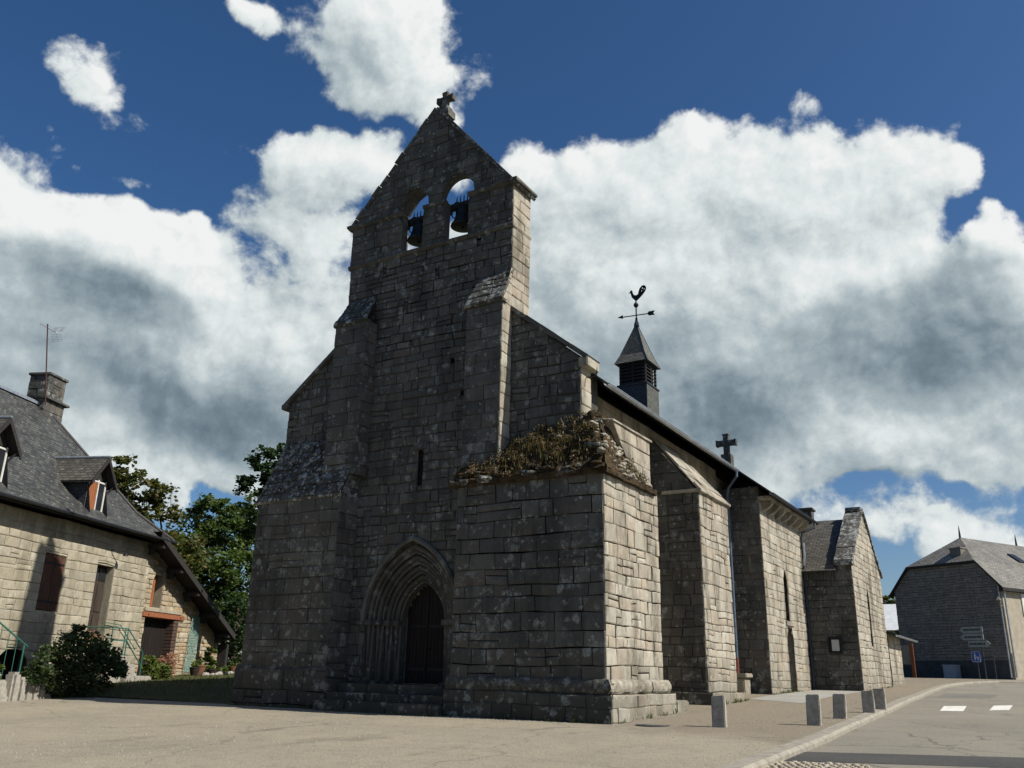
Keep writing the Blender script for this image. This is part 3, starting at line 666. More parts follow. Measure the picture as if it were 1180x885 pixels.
# left great buttress
M = MB(); block(M, XL, -16.36, YB, YW, -.3, 5.58, smat=(0, 1), joint=.02, rough=.018)
masonry(M, rect(-YW, -YB, -.3, 5.58), (XL, 0, 0), -Y_, Z_, -X_)
lb = M.build('buttress', PW+PS, church)
M = MB(); tilt(M, (XL-.03, YB-.06, 5.62), (-16.34, YB-.06, 5.62), (-16.34, YW, 7.45), (XL+.10, YW, 7.62), ch=(.16, .26), sl=(.16, .36), joint=.03, rough=.045); masonry(M, [(YB, 5.5), (YW, 5.5), (YW, 7.38)], (-16.36, 0, 0), Y_, Z_, NS); M.prism([(YB, 5.5), (YW+.1, 5.5), (YW+.1, 7.45)], (XL+.05, 0, 0), Y_, Z_, (-16.39-XL-.05, 0, 0), 1)
band(M, (XL-.05, YB, 5.58), (-16.33, YB, 5.58), NW, .10, .07, 0)
M.build('weathering', [M_SLAB, M_MORTD], lb)
M = MB(); masonry(M, rect(XL-.10, -16.26, -.3, .95), (0, YB-.10, 0), X_, Z_, NW, ch=(.3, .42), sl=(.5, 1.0), joint=.02, rough=.03); masonry(M, rect(YB-.1, YW, -.3, .95), (-16.26, 0, 0), Y_, Z_, NS); masonry(M, rect(-YW, -(YB-.1), -.3, .95), (XL-.1, 0, 0), -Y_, Z_, -X_)
tilt(M, (XL-.10, YB-.10, .95), (-16.26, YB-.10, .95), (-16.26, YB, 1.06), (XL-.1, YB, 1.06), ch=(.2, .2)); M.box((XL-.07, YB-.07, -.3), (-16.29, YW, .93), 1)
M.build('plinth', PW, lb)
# upper left buttress
M = MB(); block(M, -17.38, -16.14, YU, YW, 6.2, 10.88, smat=(0, 1), joint=.02); ulb = M.build('buttress', PW, church)
M = MB(); tilt(M, (-17.42, YU-.08, 10.92), (-16.12, YU-.08, 10.92), (-16.30, YW, 11.85), (-17.40, YW, 11.85), ch=(.18, .26), sl=(.25, .5), rough=.04); M.prism([(YU, 10.8), (YW+.1, 10.8), (YW+.1, 11.8)], (-17.36, 0, 0), Y_, Z_, (1.0, 0, 0), 1)
band(M, (-17.42, YU, 10.88), (-16.12, YU, 10.88), NW, .09, .08); M.build('weathering', [M_SLAB, M_MORTD], ulb)
# upper right buttress
M = MB(); block(M, -12.56, -11.40, YU, YW, 6.0, 10.50, ch=(.3, .42), sl=(.4, .8)); urb = M.build('buttress', PW+PS, church)
M = MB(); tilt(M, (-12.62, YU-.10, 10.56), (-11.36, YU-.10, 10.56), (-11.42, YW, 11.80), (-12.45, YW, 11.62), ch=(.18, .28), sl=(.25, .5), rough=.04); M.prism([(YU, 10.5), (YW+.1, 10.5), (YW+.1, 11.72)], (-12.5, 0, 0), Y_, Z_, (1.05, 0, 0), 1)
masonry(M, [(YU, 10.5), (YW, 10.5), (YW, 11.74)], (-11.415, 0, 0), Y_, Z_, NS, ms=2, mm=3); band(M, (-12.64, YU, 10.53), (-11.34, YU, 10.53), NW, .08, .10, 0)
M.build('weathering', [M_SLAB, M_MORTD]+PS, urb)

# great south-west corner buttress
BXR = -8.35; BYE = 21.2
M = MB(); masonry(M, rect(-12.42, BXR, .78, 5.46), (0, YB, 0), X_, Z_, NW, ch=(.26, .46), sl=(.35, .95), joint=.020, rough=.025, split=.2)
masonry(M, rect(YB, BYE, .78, 5.46), (BXR, 0, 0), Y_, Z_, NS, ms=2, mm=3, ch=(.22, .42), sl=(.22, .70), joint=.020, rough=.022, split=.3)
M.box((-12.39, YB+.03, -.3), (BXR-.03, BYE, 5.46), 1); masonry(M, rect(-YW, -YB, .9, 5.46), (-12.42, 0, 0), -Y_, Z_, -X_)
# upper block above the ledge
masonry(M, [(20.45, 5.4), (BYE, 5.4), (BYE, 6.95), (18.85, 6.95)], (-8.52, 0, 0), Y_, Z_, NS, ms=2, mm=3, ch=(.3, .42), sl=(.4, .9), joint=.014)
masonry(M, rect(-9.9, -8.52, 5.4, 6.95), (0, BYE, 0), X_, Z_, Y_, ms=2, mm=3)
M.prism([(20.48, 5.4), (BYE-.03, 5.4), (BYE-.03, 6.95), (18.9, 6.95)], (-9.7, 0, 0), Y_, Z_, (1.15, 0, 0), 3)
b1 = M.build('buttress', PW+PS, church)
M = MB(); tilt(M, (-8.46, 18.85, 6.97), (-8.46, BYE+.03, 6.97), (-9.86, BYE+.03, 7.22), (-9.86, 18.85, 7.22), ch=(.5, .6), sl=(.7, 1.2), joint=.012, rough=.01)
M.box((-9.4, 19.3, 6.6), (-8.55, BYE, 6.98), 1); M.build('weathering', PS, b1)
# plinth: two courses and a bulging roll on top
M = MB(); masonry(M, rect(-12.52, -8.15, -.3, .58), (0, YB-.13, 0), X_, Z_, NW, ch=(.28, .34), sl=(.5, 1.0), rough=.025); masonry(M, rect(YB-.13, BYE+.35, -.3, .58), (-8.15, 0, 0), Y_, Z_, NS, ms=2, mm=3, ch=(.26, .34), sl=(.4, .8), rough=.03)
M.box((-12.5, YB-.1, -.3), (-8.18, BYE+.35, .57), 1)
def roll(M, pth, nrm, z0, z1, prj, m, L=1.0):
    p, q = map(Vector, pth); N = Vector(nrm); d = q-p; n = max(2, int(d.length/L)); t = d.normalized()
    from mathutils import noise as mn
    for i in range(n):
        a0, a1 = i/n, (i+1)/n; K = 9; vs = []; fs = []; S_ = 14; j = random.uniform(-.02, .02); cut = random.uniform(.0, .03)
        for s_ in range(S_+1):
            f = s_/S_; c = p+d*(a0+(a1-a0)*f); e = 1-.12*abs(2*f-1)**8
            for k in range(K+1):
                th = -pi/2+pi*k/K; o = (prj+j)*cos(th)*e; z = (z0+z1)/2+(z1-z0)/2*sin(th)
                w = c+N*(o+.06*mn.noise(c*2.2+Vector((0, 0, z*3)))+.035*mn.noise(c*7+Vector((0, 0, z*8))))+Z_*z; vs.append(w)
        for s_ in range(S_):
            for k in range(K): fs.append((s_*(K+1)+k, s_*(K+1)+k+1, (s_+1)*(K+1)+k+1, (s_+1)*(K+1)+k))
        M.mesh(vs, fs, m)
roll(M, ((-12.5, YB-.02, 0), (-8.2, YB-.02, 0)), NW, .56, .90, .10, 0); roll(M, ((BXR+.05, YB-.1, 0), (BXR+.05, BYE+.1, 0)), NS, .56, .90, .11, 2)
M.bev((-8.5, YB-.12, .55), (-8.22, YB+.2, .90), .10, 0, jit=.02)
M.bev((-8.6, BYE+.3, .0), (-8.12, BYE+1.15, .42), .03, 2)
pl_ = M.build('plinth', PW+PS, b1)
# mossy rubble slope on the ledge, hipped round the corner
M = MB(); zl = 5.50
rough_sheet(M, (-12.62, YB-.12, zl-.02), (BXR+.12, YB-.12, zl-.02), (-8.95, YW+.1, 7.22), (-12.55, YW+.1, 6.55), 60, 22, .16, (0, -.75, .5), 0, 3)
rough_sheet(M, (BXR+.12, YB-.12, zl-.02), (BXR+.10, 20.9, zl), (-8.46, 20.75, 5.62), (-8.85, YW+.2, 7.12), 44, 22, .11, (.7, -.2, .4), 0, 9)
rough_sheet(M, (-8.85, YW+.2, 7.12), (-8.46, 20.75, 5.62), (-9.0, 20.75, 5.62), (-9.4, YW+.2, 7.2), 20, 6, .04, (0, 0, 1), 0, 2)
rough_sheet(M, (-12.62, YB-.12, zl-.10), (BXR+.12, YB-.12, zl-.10), (BXR+.12, YB-.14, zl+.03), (-12.62, YB-.14, zl+.03), 60, 3, .05, (0, -1, 0), 0, 5)
rough_sheet(M, (BXR+.12, YB-.12, zl-.10), (BXR+.10, 20.9, zl-.08), (BXR+.12, 20.9, zl+.03), (BXR+.14, YB-.14, zl+.03), 40, 3, .04, (1, 0, 0), 0, 6)
M.box((-12.55, YB-.08, zl-.10), (BXR+.06, YW, zl), 0); M.box((BXR-.3, YB, zl-.10), (BXR+.08, 20.95, zl-.01), 0)
for i in range(46):
    a = random.random(); b = random.random()**1.4; x = -12.5+a*4.0; y = YB-.1+b*.75; z = zl+.02+b*(1.05+.65*a)
    s = random.uniform(.05, .17); M.bev((x-s*1.3, y-s*.8, z-s*.6), (x+s*1.3, y+s*.8, z+s*.35), s*.3, random.choice((0, 0, 1)), jit=s*.2)
for i in range(70):
    b = random.random(); c = random.random(); y = YB+b*2.7; x = BXR+.1-c*.6*(1-b*.8); z = zl+.03+c*1.55*(1-b*.92)
    s = random.uniform(.04, .10); M.bev((x-s, y-s, z-s*.5), (x+s, y+s, z+s*.6), s*.35, 2, jit=s*.2)
M.build('mossy_weathering', [M_MOSS, M_SLAB, M_SOUTH], b1, smooth=True)

# portal: stepped, moulded orders
M = MB(); Yo = [YW, YW+.15, YW+.30, YW+.45, YW+.60]
for i in range(4):
    A = pointed(CX, orders[i][0], .62, SPR, orders[i][1], 14); B = pointed(CX, orders[i+1][0], .62, SPR, orders[i+1][1], 14)
    yA, yB = Yo[i]+.01, Yo[i+1]
    for k in range(len(A)-1):
        M.face([(A[k][0], yA, A[k][1]), (A[k+1][0], yA, A[k+1][1]), (A[k+1][0], yB, A[k+1][1]), (A[k][0], yB, A[k][1])], 0, .3+.1*(k % 5))
        M.face([(A[k][0], yB, A[k][1]), (A[k+1][0], yB, A[k+1][1]), (B[k+1][0], yB, B[k+1][1]), (B[k][0], yB, B[k][1])], 0, .2+.13*((k+i) % 5))
    T = pointed(CX, (orders[i][0]+orders[i+1][0])/2+.015, .70, SPR, (orders[i][1]+orders[i+1][1])/2+.015, 14)
    M.tube([(p[0], yB-.05, p[1]) for p in T], .065, 8, 0, r=.4)
    T = pointed(CX, orders[i+1][0]+.015, .70, SPR, orders[i+1][1]+.015, 14); M.tube([(p[0], yB, p[1]) for p in T], .035, 6, 0, r=.5)
A = pointed(CX, orders[4][0], .62, SPR, orders[4][1], 14)
for k in range(len(A)-1): M.face([(A[k][0], Yo[4], A[k][1]), (A[k+1][0], Yo[4], A[k+1][1]), (A[k+1][0], Yo[4]+.22, A[k+1][1]), (A[k][0], Yo[4]+.22, A[k][1])], 0, .5)
H = pointed(CX, orders[0][0]+.06, SPR-.02, SPR, orders[0][1]+.09, 14); M.tube([(p[0], YW-.03, p[1]) for p in H[1:-1]], .075, 6, 0, r=.6)
for s_ in (-1, 1):
    for i in range(4):
        xo = CX+s_*orders[i][0]; xi = CX+s_*orders[i+1][0]; M.bev((min(xo, xi)-.02, Yo[i]-.03, SPR-.10), (max(xo, xi)+.02, Yo[i+1]+.02, SPR+.05), .02, 0)
        M.bev((min(xo, xi)-.02, Yo[i]-.02, .40), (max(xo, xi)+.02, Yo[i+1]+.02, .72), .02, 0)
    xo = CX+s_*1.75; M.bev((min(xo, CX+s_*1.48), YW-.07, SPR-.08), (max(xo, CX+s_*1.48), YW+.02, SPR+.04), .015, 0)
portal = M.build('portal', [M_WEST], church)
M = MB()
for z0, z1, y0 in ((-.3, .24, 17.42), (.24, .44, 17.86), (.44, .64, 18.28)):
    x = -16.24
    while x < -12.6:
        L = min(random.uniform(.9, 1.5), -12.54-x); M.bev((x, y0+random.uniform(0, .02), z0-.02), (x+L-.01, 19.5, z1+random.uniform(-.01, .01)), .025, 0); x += L
M.build('step', [M_WEST], portal)
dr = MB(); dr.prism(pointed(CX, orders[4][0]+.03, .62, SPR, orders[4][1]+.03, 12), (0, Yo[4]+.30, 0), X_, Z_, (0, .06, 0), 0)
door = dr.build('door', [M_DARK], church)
for s_ in (-1, 1):
    L = MB(); A = pointed(CX, orders[4][0], .66, SPR, orders[4][1], 12); x = .01
    while x < orders[4][0]-.02:
        w = .115; zt = max([z for (px, z) in A if abs(abs(px-CX)-min(x+w, orders[4][0])) < .09] or [SPR])
        xa, xb = CX+s_*x, CX+s_*min(x+w, orders[4][0])
        L.prism([(min(xa, xb)+.004, .67), (max(xa, xb)-.004, .67), (max(xa, xb)-.004, zt), (min(xa, xb)+.004, zt)], (0, Yo[4]+.24, 0), X_, Z_, (0, .05, 0), 0); x += w
    for z in (1.0, 2.1): L.box((CX+min(s_*.05, s_*.66), Yo[4]+.225, z), (CX+max(s_*.05, s_*.66), Yo[4]+.242, z+.06), 1)
    if s_ > 0: L.lathe((CX+.1, Yo[4]+.2, 1.55), [(.001, -.03), (.03, -.01), (.03, .01), (.001, .03)], 10, 1)
    L.build('leaf', [M_DOOR, M_IRON], door)

# nave: walls, roof
M = MB()
masonry(M, rect(19.28, 31.05, 3.5, 8.35), (-9.88, 0, 0), Y_, Z_, NS, ch=(.28, .42), sl=(.4, .9), ms=0, mm=1)
masonry(M, rect(27.0, 31.05, .0, 3.5), (-9.88, 0, 0), Y_, Z_, NS, ch=(.28, .42), sl=(.4, .9), ms=0, mm=1)
M.prism([(-19.4, -.3), (-9.91, -.3), (-9.91, 8.1), (-14.4, 12.15), (-19.4, 8.2)], (0, 19.6, 0), X_, Z_, (0, 27.9, 0), 1)
nave = M.build('nave_wall', PS, church)
def roof_panel(M, a, b, c, d, th=.06, m=0):
    # a,b along the eave; c,d along the ridge (a below d)
    a, b, c, d = map(Vector, (a, b, c, d)); U = (b-a).normalized(); V = ((d-a)-(d-a).dot(U)*U).normalized(); N = U.cross(V)
    if N.z < 0: N = -N
    uv = [((p-a).dot(U), (p-a).dot(V)) for p in (a, b, c, d)]
    T = [p+N*th for p in (a, b, c, d)]; B = [p for p in (a, b, c, d)]
    M.face(T, m, None, uv); M.face(B[::-1], m+1)
    for i in range(4): j = (i+1) % 4; M.face((B[i], B[j], T[j], T[i]), m+1)
SL = .79
def rz(x): return 8.15+(-9.0-x)*SL
M = MB(); roof_panel(M, (-9.0, 19.3, rz(-9.0)), (-9.0, 30.6, rz(-9.0)), (-14.4, 30.6, rz(-14.4)), (-14.4, 19.3, rz(-14.4)))
roof_panel(M, (-7.85, 30.6, rz(-7.85)), (-7.85, 37.75, rz(-7.85)), (-14.4, 37.75, rz(-14.4)), (-14.4, 30.6, rz(-14.4)))
roof_panel(M, (-9.0, 37.75, rz(-9.0)), (-9.0, 47.4, rz(-9.0)), (-14.4, 47.4, rz(-14.4)), (-14.4, 37.75, rz(-14.4)))
roof_panel(M, (-19.9, 47.4, rz(-14.4)-5.5*SL), (-19.9, 19.3, rz(-14.4)-5.5*SL), (-14.4, 19.3, rz(-14.4)), (-14.4, 47.4, rz(-14.4)))
roof = M.build('nave_roof', [M_SLATE, M_TIMBER], church)
y = 19.9
while y < 30.4: M = MB(); M.prism([(-9.9, rz(-9.9)-.14), (-9.04, rz(-9.04)-.12), (-9.04, rz(-9.04)-.01), (-9.9, rz(-9.9)-.01)], (0, y, 0), X_, Z_, (0, .09, 0), 0); M.build('rafter', [M_TIMBER], roof); y += .62
M = MB(); M.prism([(-14.4, 12.0), (-9.7, 8.4), (-9.7, 8.6), (-14.4, 12.6), (-19.2, 8.8), (-19.2, 8.4)], (0, 47.2, 0), X_, Z_, (0, .5, 0), 0); M.build('east_gable', [M_WEST], church)
def gutter(M, x, y0, y1, z, r=.075, m=0, axis=Y_):
    ax = Vector(axis); sd = Vector((ax.y, -ax.x, 0)); vs = []; fs = []; o = Vector((x, 0, z)) if axis == Y_ else None
    K = 8
    for yv in (y0, y1):
        for rr in (r, r-.012):
            for k in range(K+1):
                t = pi+pi*k/K; vs.append(Vector((x+rr*cos(t), yv, z+rr*sin(t))))
    n = K+1
    for k in range(K): fs += [(k, k+1, 2*n+k+1, 2*n+k), (n+k, n+k+1, 3*n+k+1, 3*n+k), (k, k+1, n+k+1, n+k), (2*n+k, 2*n+k+1, 3*n+k+1, 3*n+k)]
    fs += [(0, n, 3*n, 2*n), (K, n+K, 3*n+K, 2*n+K)]; M.mesh(vs, fs, m)
    M.tube([(x-r, y0, z+.003), (x-r, y1, z+.003)], .012, 6, m); M.tube([(x+r, y0, z+.003), (x+r, y1, z+.003)], .014, 6, m)
M = MB(); gutter(M, -8.93, 19.4, 30.55, 8.13); M.build('gutter', [M_ZINC], church)
M = MB(); gutter(M, -7.79, 30.62, 37.7, rz(-7.85)-.02); M.build('gutter', [M_DPIPE], church)
M = MB(); M.tube([(-8.93, 30.45, 8.08), (-8.93, 30.45, 7.9), (-9.35, 30.75, 7.55), (-9.42, 30.8, 7.3), (-9.42, 30.8, 1.25)], .052, 10); 
for z in (2.2, 4.2, 6.2): M.tube([(-9.42, 30.8, z-.03), (-9.42, 30.8, z+.03)], .064, 10)
dp = M.build('downpipe', [M_PIPE], church); M = MB(); M.tube([(-9.42, 30.8, 1.65), (-9.42, 30.8, 1.12)], .062, 10); M.build('pipe_foot', [M_RUST], dp)
M = MB(); M.bev((-9.6, 30.2, 1.0), (-8.95, 31.0, 1.15), .03, 0); M.bev((-9.6, 30.3, .2), (-9.05, 31.0, 1.0), .03, 0); M.build('drain_block', [M_SOUTH], church)

# second south buttress
M = MB(); block(M, -9.95, -8.35, 24.52, 27.2, .2, 6.22, ch=(.18, .40), sl=(.2, .7), joint=.018, rough=.02, split=.3); b2 = M.build('buttress', PW+PS, church)
M = MB(); tilt(M, (-8.28, 24.47, 6.26), (-8.28, 27.26, 6.26), (-9.86, 26.9, 8.1), (-9.86, 24.7, 8.1), ch=(.3, .4), sl=(.6, 1.3), joint=.012, ms=0, mm=1)
masonry(M, [(-9.88, 6.2), (-8.36, 6.2), (-9.88, 7.98)], (0, 24.56, 0), X_, Z_, NW, ms=2, mm=3); M.prism([(-9.88, 6.2), (-8.36, 6.2), (-9.88, 7.98)], (0, 24.59, 0), X_, Z_, (0, 2.4, 0), 1)
M.bev((-9.5, 24.44, 6.18), (-8.25, 27.3, 6.28), .02, 0); M.build('weathering', PS+PW, b2)
M = MB(); masonry(M, rect(-9.7, -8.15, -.1, .60), (0, 24.34, 0), X_, Z_, NW, ch=(.3, .4)); masonry(M, rect(24.34, 27.35, -.1, .58), (-8.15, 0, 0), Y_, Z_, NS, ms=2, mm=3, ch=(.55, .6)); M.box((-9.7, 24.37, -.1), (-8.18, 27.3, .57), 1); M.build('plinth', PW+PS, b2)

# chapel
M = MB(); lan = pointed(33.95, .27, 3.02, 4.55, .42, 6); sd = [(33.62, .3), (33.62, 2.55), (33.78, 2.62), (33.78, 2.80), (34.42, 2.80), (34.42, 2.62), (34.58, 2.55), (34.58, .3)]
masonry(M, rect(31.05, 36.92, .1, 7.05), (-8.35, 0, 0), Y_, Z_, NS, [lan, sd], ms=2, mm=3, ch=(.24, .36), sl=(.3, .7), joint=.014)
masonry(M, rect(-9.95, -8.35, .1, 7.6), (0, 31.05, 0), X_, Z_, NW, ch=(.24, .36), sl=(.25, .6)); M.box((-9.9, 31.08, .1), (-8.85, 36.92, 7.5), 1); M.box((-9, 31.08, 5.3), (-8.38, 36.9, 7.5), 3); M.box((-9, 31.08, .1), (-8.38, 33.55, 7), 3); M.box((-9, 34.7, .1), (-8.38, 36.9, 7), 3)
chapel = M.build('chapel_wall', PW+PS, church)
M = MB(); M.prism(lan, (-8.6, 0, 0), Y_, Z_, (.02, 0, 0), 0); 
for v in (3.4, 3.8, 4.2, 4.6): M.tube([(-8.575, 33.7, v), (-8.575, 34.2, v)], .008, 4, 1)
M.build('lancet_window', [M_GLASS, M_IRON], chapel)
M = MB(); M.bev((-8.42, 33.5, 2.86), (-8.30, 34.7, 3.04), .02); M.build('lintel', [M_SOUTH], chapel)
M = MB(); M.box((-8.72, 33.6, .3), (-8.68, 34.6, 2.82), 0)
for i in range(6): M.box((-8.68, 33.63+i*.16, .62), (-8.655, 33.78+i*.16, 2.8), 0)
M.build('side_door', [M_DOOR], chapel)
M = MB(); M.bev((-8.4, 31.0, .1), (-8.1, 31.55, .52), .04, 0); M.bev((-9.4, 30.8, .2), (-8.2, 31.1, .50), .04, 0); M.build('plinth', [M_WEST], chapel)
for i in range(7):
    y = 31.35+i*.9; M = MB(); M.prism([(-8.36, 6.72), (-8.12, 6.84), (-7.98, 6.98), (-7.98, 7.12), (-8.36, 7.12)], (0, y, 0), X_, Z_, (0, .22, 0), 0); M.build('corbel', [M_SOUTH], chapel)
M = MB(); M.bev((-8.4, 31.0, 7.10), (-7.94, 37.0, 7.22), .02); M.build('eave_slab', [M_SOUTH], chapel)
M = MB(); M.tube([(-7.79, 37.3, 7.18), (-7.8, 37.2, 6.98), (-8.22, 36.85, 6.75), (-8.27, 36.82, 6.5), (-8.27, 36.8, .6)], .05, 10)
M.build('downpipe', [M_DPIPE], church)
M = MB(); M.tube([(-8.2, 36.78, 6.3), (-8.2, 36.78, 5.75), (-8.26, 36.78, 5.4)], .045, 8); M.build('pipe_collar', [M_ZINC], church)

# low transept with parapet gable facing the road
XT, YT0, YT1 = -6.44, 36.90, 43.8
M = MB(); lt = pointed(39.90, .24, 2.36, 4.30, .36, 6); gy = 40.45
masonry(M, [(YT0, .3), (YT1, .3), (YT1, 5.55), (gy+.12, 8.12), (gy-.12, 8.12), (YT0, 5.52)], (XT, 0, 0), Y_, Z_, NS, [lt], ms=2, mm=3, ch=(.22, .32), sl=(.25, .6), joint=.016, split=.2)
masonry(M, rect(-8.4, XT, .3, 5.2), (0, YT0, 0), X_, Z_, NW, ch=(.22, .34), sl=(.25, .6)); masonry(M, rect(-7.03, XT, 5.2, 5.55), (0, YT0, 0), X_, Z_, NW, ch=(.2, .3), sl=(.25, .4))
M.prism([(YT0+.03, .3), (YT1, .3), (YT1, 5.4), (gy, 8.05), (YT0+.03, 5.4)], (-7.03, 0, 0), Y_, Z_, (.30, 0, 0), 1); M.prism([(YT0+.03, .3), (39.6, .3), (39.6, 5), (YT0+.03, 5)], (-7.03, 0, 0), Y_, Z_, (.56, 0, 0), 1)
M.box((-9.0, YT0+.03, .3), (-6.9, YT1-.02, 5.1), 1)
tr = M.build('transept_wall', PW+PS, church)
M = MB(); M.prism(lt, (-6.68, 0, 0), Y_, Z_, (.02, 0, 0), 0); M.build('lancet_window', [M_GLASS], tr)
M = MB()
def yslabs(p, q, n):
    p, q = Vector(p), Vector(q); d = (q-p)/n; t = d.normalized(); nn = Vector((1, 0, 0)).cross(t); nn = nn if nn.z > 0 else -nn
    for i in range(n):
        c = p+d*(i+.5)+nn*(.04+random.uniform(-.01, .015)); M.obox((-6.72+random.uniform(-.02, .02), c.y, c.z), (1, 0, 0), t, nn, .36, d.length/2-.008, .05*random.uniform(.8, 1.2))
yslabs((0, YT0-.1, 5.50), (0, gy, 8.12), 9); yslabs((0, YT1+.1, 5.50), (0, gy, 8.12), 9); M.bev((-7.1, YT0-.16, 5.36), (-6.38, YT0+.22, 5.54), .02); M.bev((-7.06, gy-.3, 8.06), (-6.40, gy+.3, 8.24), .03)
M.build('gable_coping', [M_SLAB], tr)
M = MB(); roof_panel(M, (-7.02, YT0-.25, 5.10), (-10.5, YT0-.25, 5.10), (-10.5, gy, 7.72), (-7.02, gy, 7.72)); roof_panel(M, (-10.5, YT1+.2, 5.2), (-7.02, YT1+.2, 5.2), (-7.02, gy, 7.72), (-10.5, gy, 7.72)); rf2 = M.build('transept_roof', [M_SLATE3, M_TIMBER], church)
M = MB(); M.bev((-9.0, 40.2, 7.5), (-8.5, 40.7, 8.25), .02); M.bev((-9.08, 40.1, 8.25), (-8.42, 40.8, 8.36), .02); M.build('chimney', [M_WEST], rf2)

# bell turret on the nave ridge
TX0, TX1, TY0, TY1 = -15.14, -13.86, 34.3, 35.58
M = MB()
def wallq(p, q, z0, z1, m=0):
    p, q = Vector(p), Vector(q); L = (q-p).length; M.face([(p.x, p.y, z0), (q.x, q.y, z0), (q.x, q.y, z1), (p.x, p.y, z1)], m, None, [(0, 0), (L, 0), (L, z1-z0), (0, z1-z0)])
o = .06
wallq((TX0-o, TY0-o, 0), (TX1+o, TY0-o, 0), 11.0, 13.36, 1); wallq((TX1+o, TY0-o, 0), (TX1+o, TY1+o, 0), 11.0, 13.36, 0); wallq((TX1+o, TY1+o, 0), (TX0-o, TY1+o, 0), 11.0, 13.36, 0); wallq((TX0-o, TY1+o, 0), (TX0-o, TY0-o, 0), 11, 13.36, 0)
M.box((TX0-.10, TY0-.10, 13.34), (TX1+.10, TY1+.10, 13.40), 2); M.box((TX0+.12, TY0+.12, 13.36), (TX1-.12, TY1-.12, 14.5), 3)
tur = M.build('bell_turret', [M_SHING, M_DSLATE, M_DPIPE, M_DARK], church)
M = MB()
for x in (TX0, (TX0+TX1)/2-.04, TX1-.09):
    M.box((x, TY0, 13.4), (x+.09, TY0+.09, 14.5), 0); M.box((x, TY1-.09, 13.4), (x+.09, TY1, 14.5), 0)
for y in ((TY0+TY1)/2-.04,): M.box((TX1-.09, y, 13.4), (TX1, y+.09, 14.5), 0); M.box((TX0, y, 13.4), (TX0+.09, y+.09, 14.5), 0)
for i in range(6):
    z = 13.5+i*.165
    M.obox(((TX0+TX1)/2, TY0+.03, z), (1, 0, 0), (0, .6, .8), (0, -.8, .6), .62, .085, .010, 0); M.obox((TX1-.03, (TY0+TY1)/2, z), (0, 1, 0), (-.6, 0, .8), (.8, 0, .6), .62, .085, .010, 0); M.obox((TX0+.03, (TY0+TY1)/2, z), (0, 1, 0), (.6, 0, .8), (-.8, 0, .6), .62, .085, .010, 0)
M.build('louvre', [M_TIMBER], tur)
M = MB(); cx, cy = (TX0+TX1)/2, (TY0+TY1)/2; E1, E2, ZA, ZB, ZC = .80, .60, 14.42, 14.86, 16.60
for k in range(4):
    c, s_ = cos(k*pi/2), sin(k*pi/2); R_ = lambda a, b: (cx+a*c-b*s_, cy+a*s_+b*c)
    lo = [(*R_(-E1, -E1), ZA), (*R_(E1, -E1), ZA)]; mi = [(*R_(-E2, -E2), ZB), (*R_(E2, -E2), ZB)]; tp = (*R_(0, 0), ZC)
    M.face([lo[0], lo[1], mi[1], mi[0]], 0, None, [(-E1, 0), (E1, 0), (E2, .55), (-E2, .55)]); M.face([mi[0], mi[1], tp], 0, None, [(-E2, .55), (E2, .55), (0, 2.2)])
    M.tube([lo[0], mi[0], tp], .02, 6, 1)
M.face([(cx-E1, cy-E1, ZA), (cx+E1, cy-E1, ZA), (cx+E1, cy+E1, ZA), (cx-E1, cy+E1, ZA)], 1); M.build('spire_roof', [M_SHING, M_DPIPE], tur)
M = MB(); M.lathe((cx, cy, 16.42), [(.13, 0), (.11, .15), (.06, .28), (.05, .42)], 12); M.build('finial', [M_DPIPE], tur)
M = MB(); M.tube([(-15.1, 34.5, 13.1), (-15.5, 34.5, 13.1)], .025, 6); M.box((-15.53, 34.46, 12.9), (-15.49, 34.54, 13.55)); M.tube([(-15.35, 34.5, 13.1), (-15.35, 34.5, 13.35)], .05, 8); M.build('aerial', [M_DPIPE], tur)

# weathervane
wvn = thing('weathervane', (cx, cy, 16.6), 'black iron weathervane with cockerel and arrow on the turret spire', 'weathervane')
M = MB(); M.tube([(cx, cy, 16.5), (cx, cy, 17.75)], .035, 8); M.build('pole', M_IRON, wvn)
M = MB(); M.lathe((cx, cy, 17.50), [(.001, -.13), (.08, -.10), (.125, 0), (.08, .10), (.001, .13)], 14); M.build('ball', M_IRON, wvn)
M = MB(); M.tube([(cx-.75, cy, 17.02), (cx+.75, cy, 16.94)], .025, 6)
M.prism([(-.95, 17.035), (-.68, 17.12), (-.68, 16.94)], (cx, cy-.015, 0), X_, Z_, (0, .03, 0)); M.prism([(.55, 16.95), (.62, 17.05), (.92, 17.04), (.84, 16.94), (.92, 16.83), (.62, 16.85)], (cx, cy-.015, 0), X_, Z_, (0, .03, 0)); M.build('arrow', M_IRON, wvn)
M = MB(); ck = [(-.02, 17.72), (-.10, 17.80), (-.20, 17.92), (-.24, 18.06), (-.26, 18.16), (-.36, 18.17), (-.27, 18.22), (-.30, 18.30), (-.24, 18.27), (-.20, 18.31), (-.17, 18.24), (-.14, 18.12), (-.08, 18.02), (.03, 17.99), (.12, 18.03), (.15, 18.16), (.20, 18.30), (.29, 18.40), (.40, 18.44), (.50, 18.38), (.53, 18.26), (.48, 18.13), (.40, 18.03), (.30, 17.93), (.20, 17.84), (.10, 17.76), (.03, 17.72), (.02, 17.58), (-.02, 17.58)]
holes = [[(.34+.035*cos(a), 18.30+.05*sin(a)) for a in (0, 1.57, 3.14, 4.71)], [(.43+.03*cos(a), 18.24+.045*sin(a)) for a in (0, 1.57, 3.14, 4.71)], [(.30+.03*cos(a), 18.17+.04*sin(a)) for a in (0, 1.57, 3.14, 4.71)]]
M.prism(ck, (cx, cy-.02, 0), X_, Z_, (0, .04, 0), 0, holes); M.build('cockerel', M_IRON, wvn)

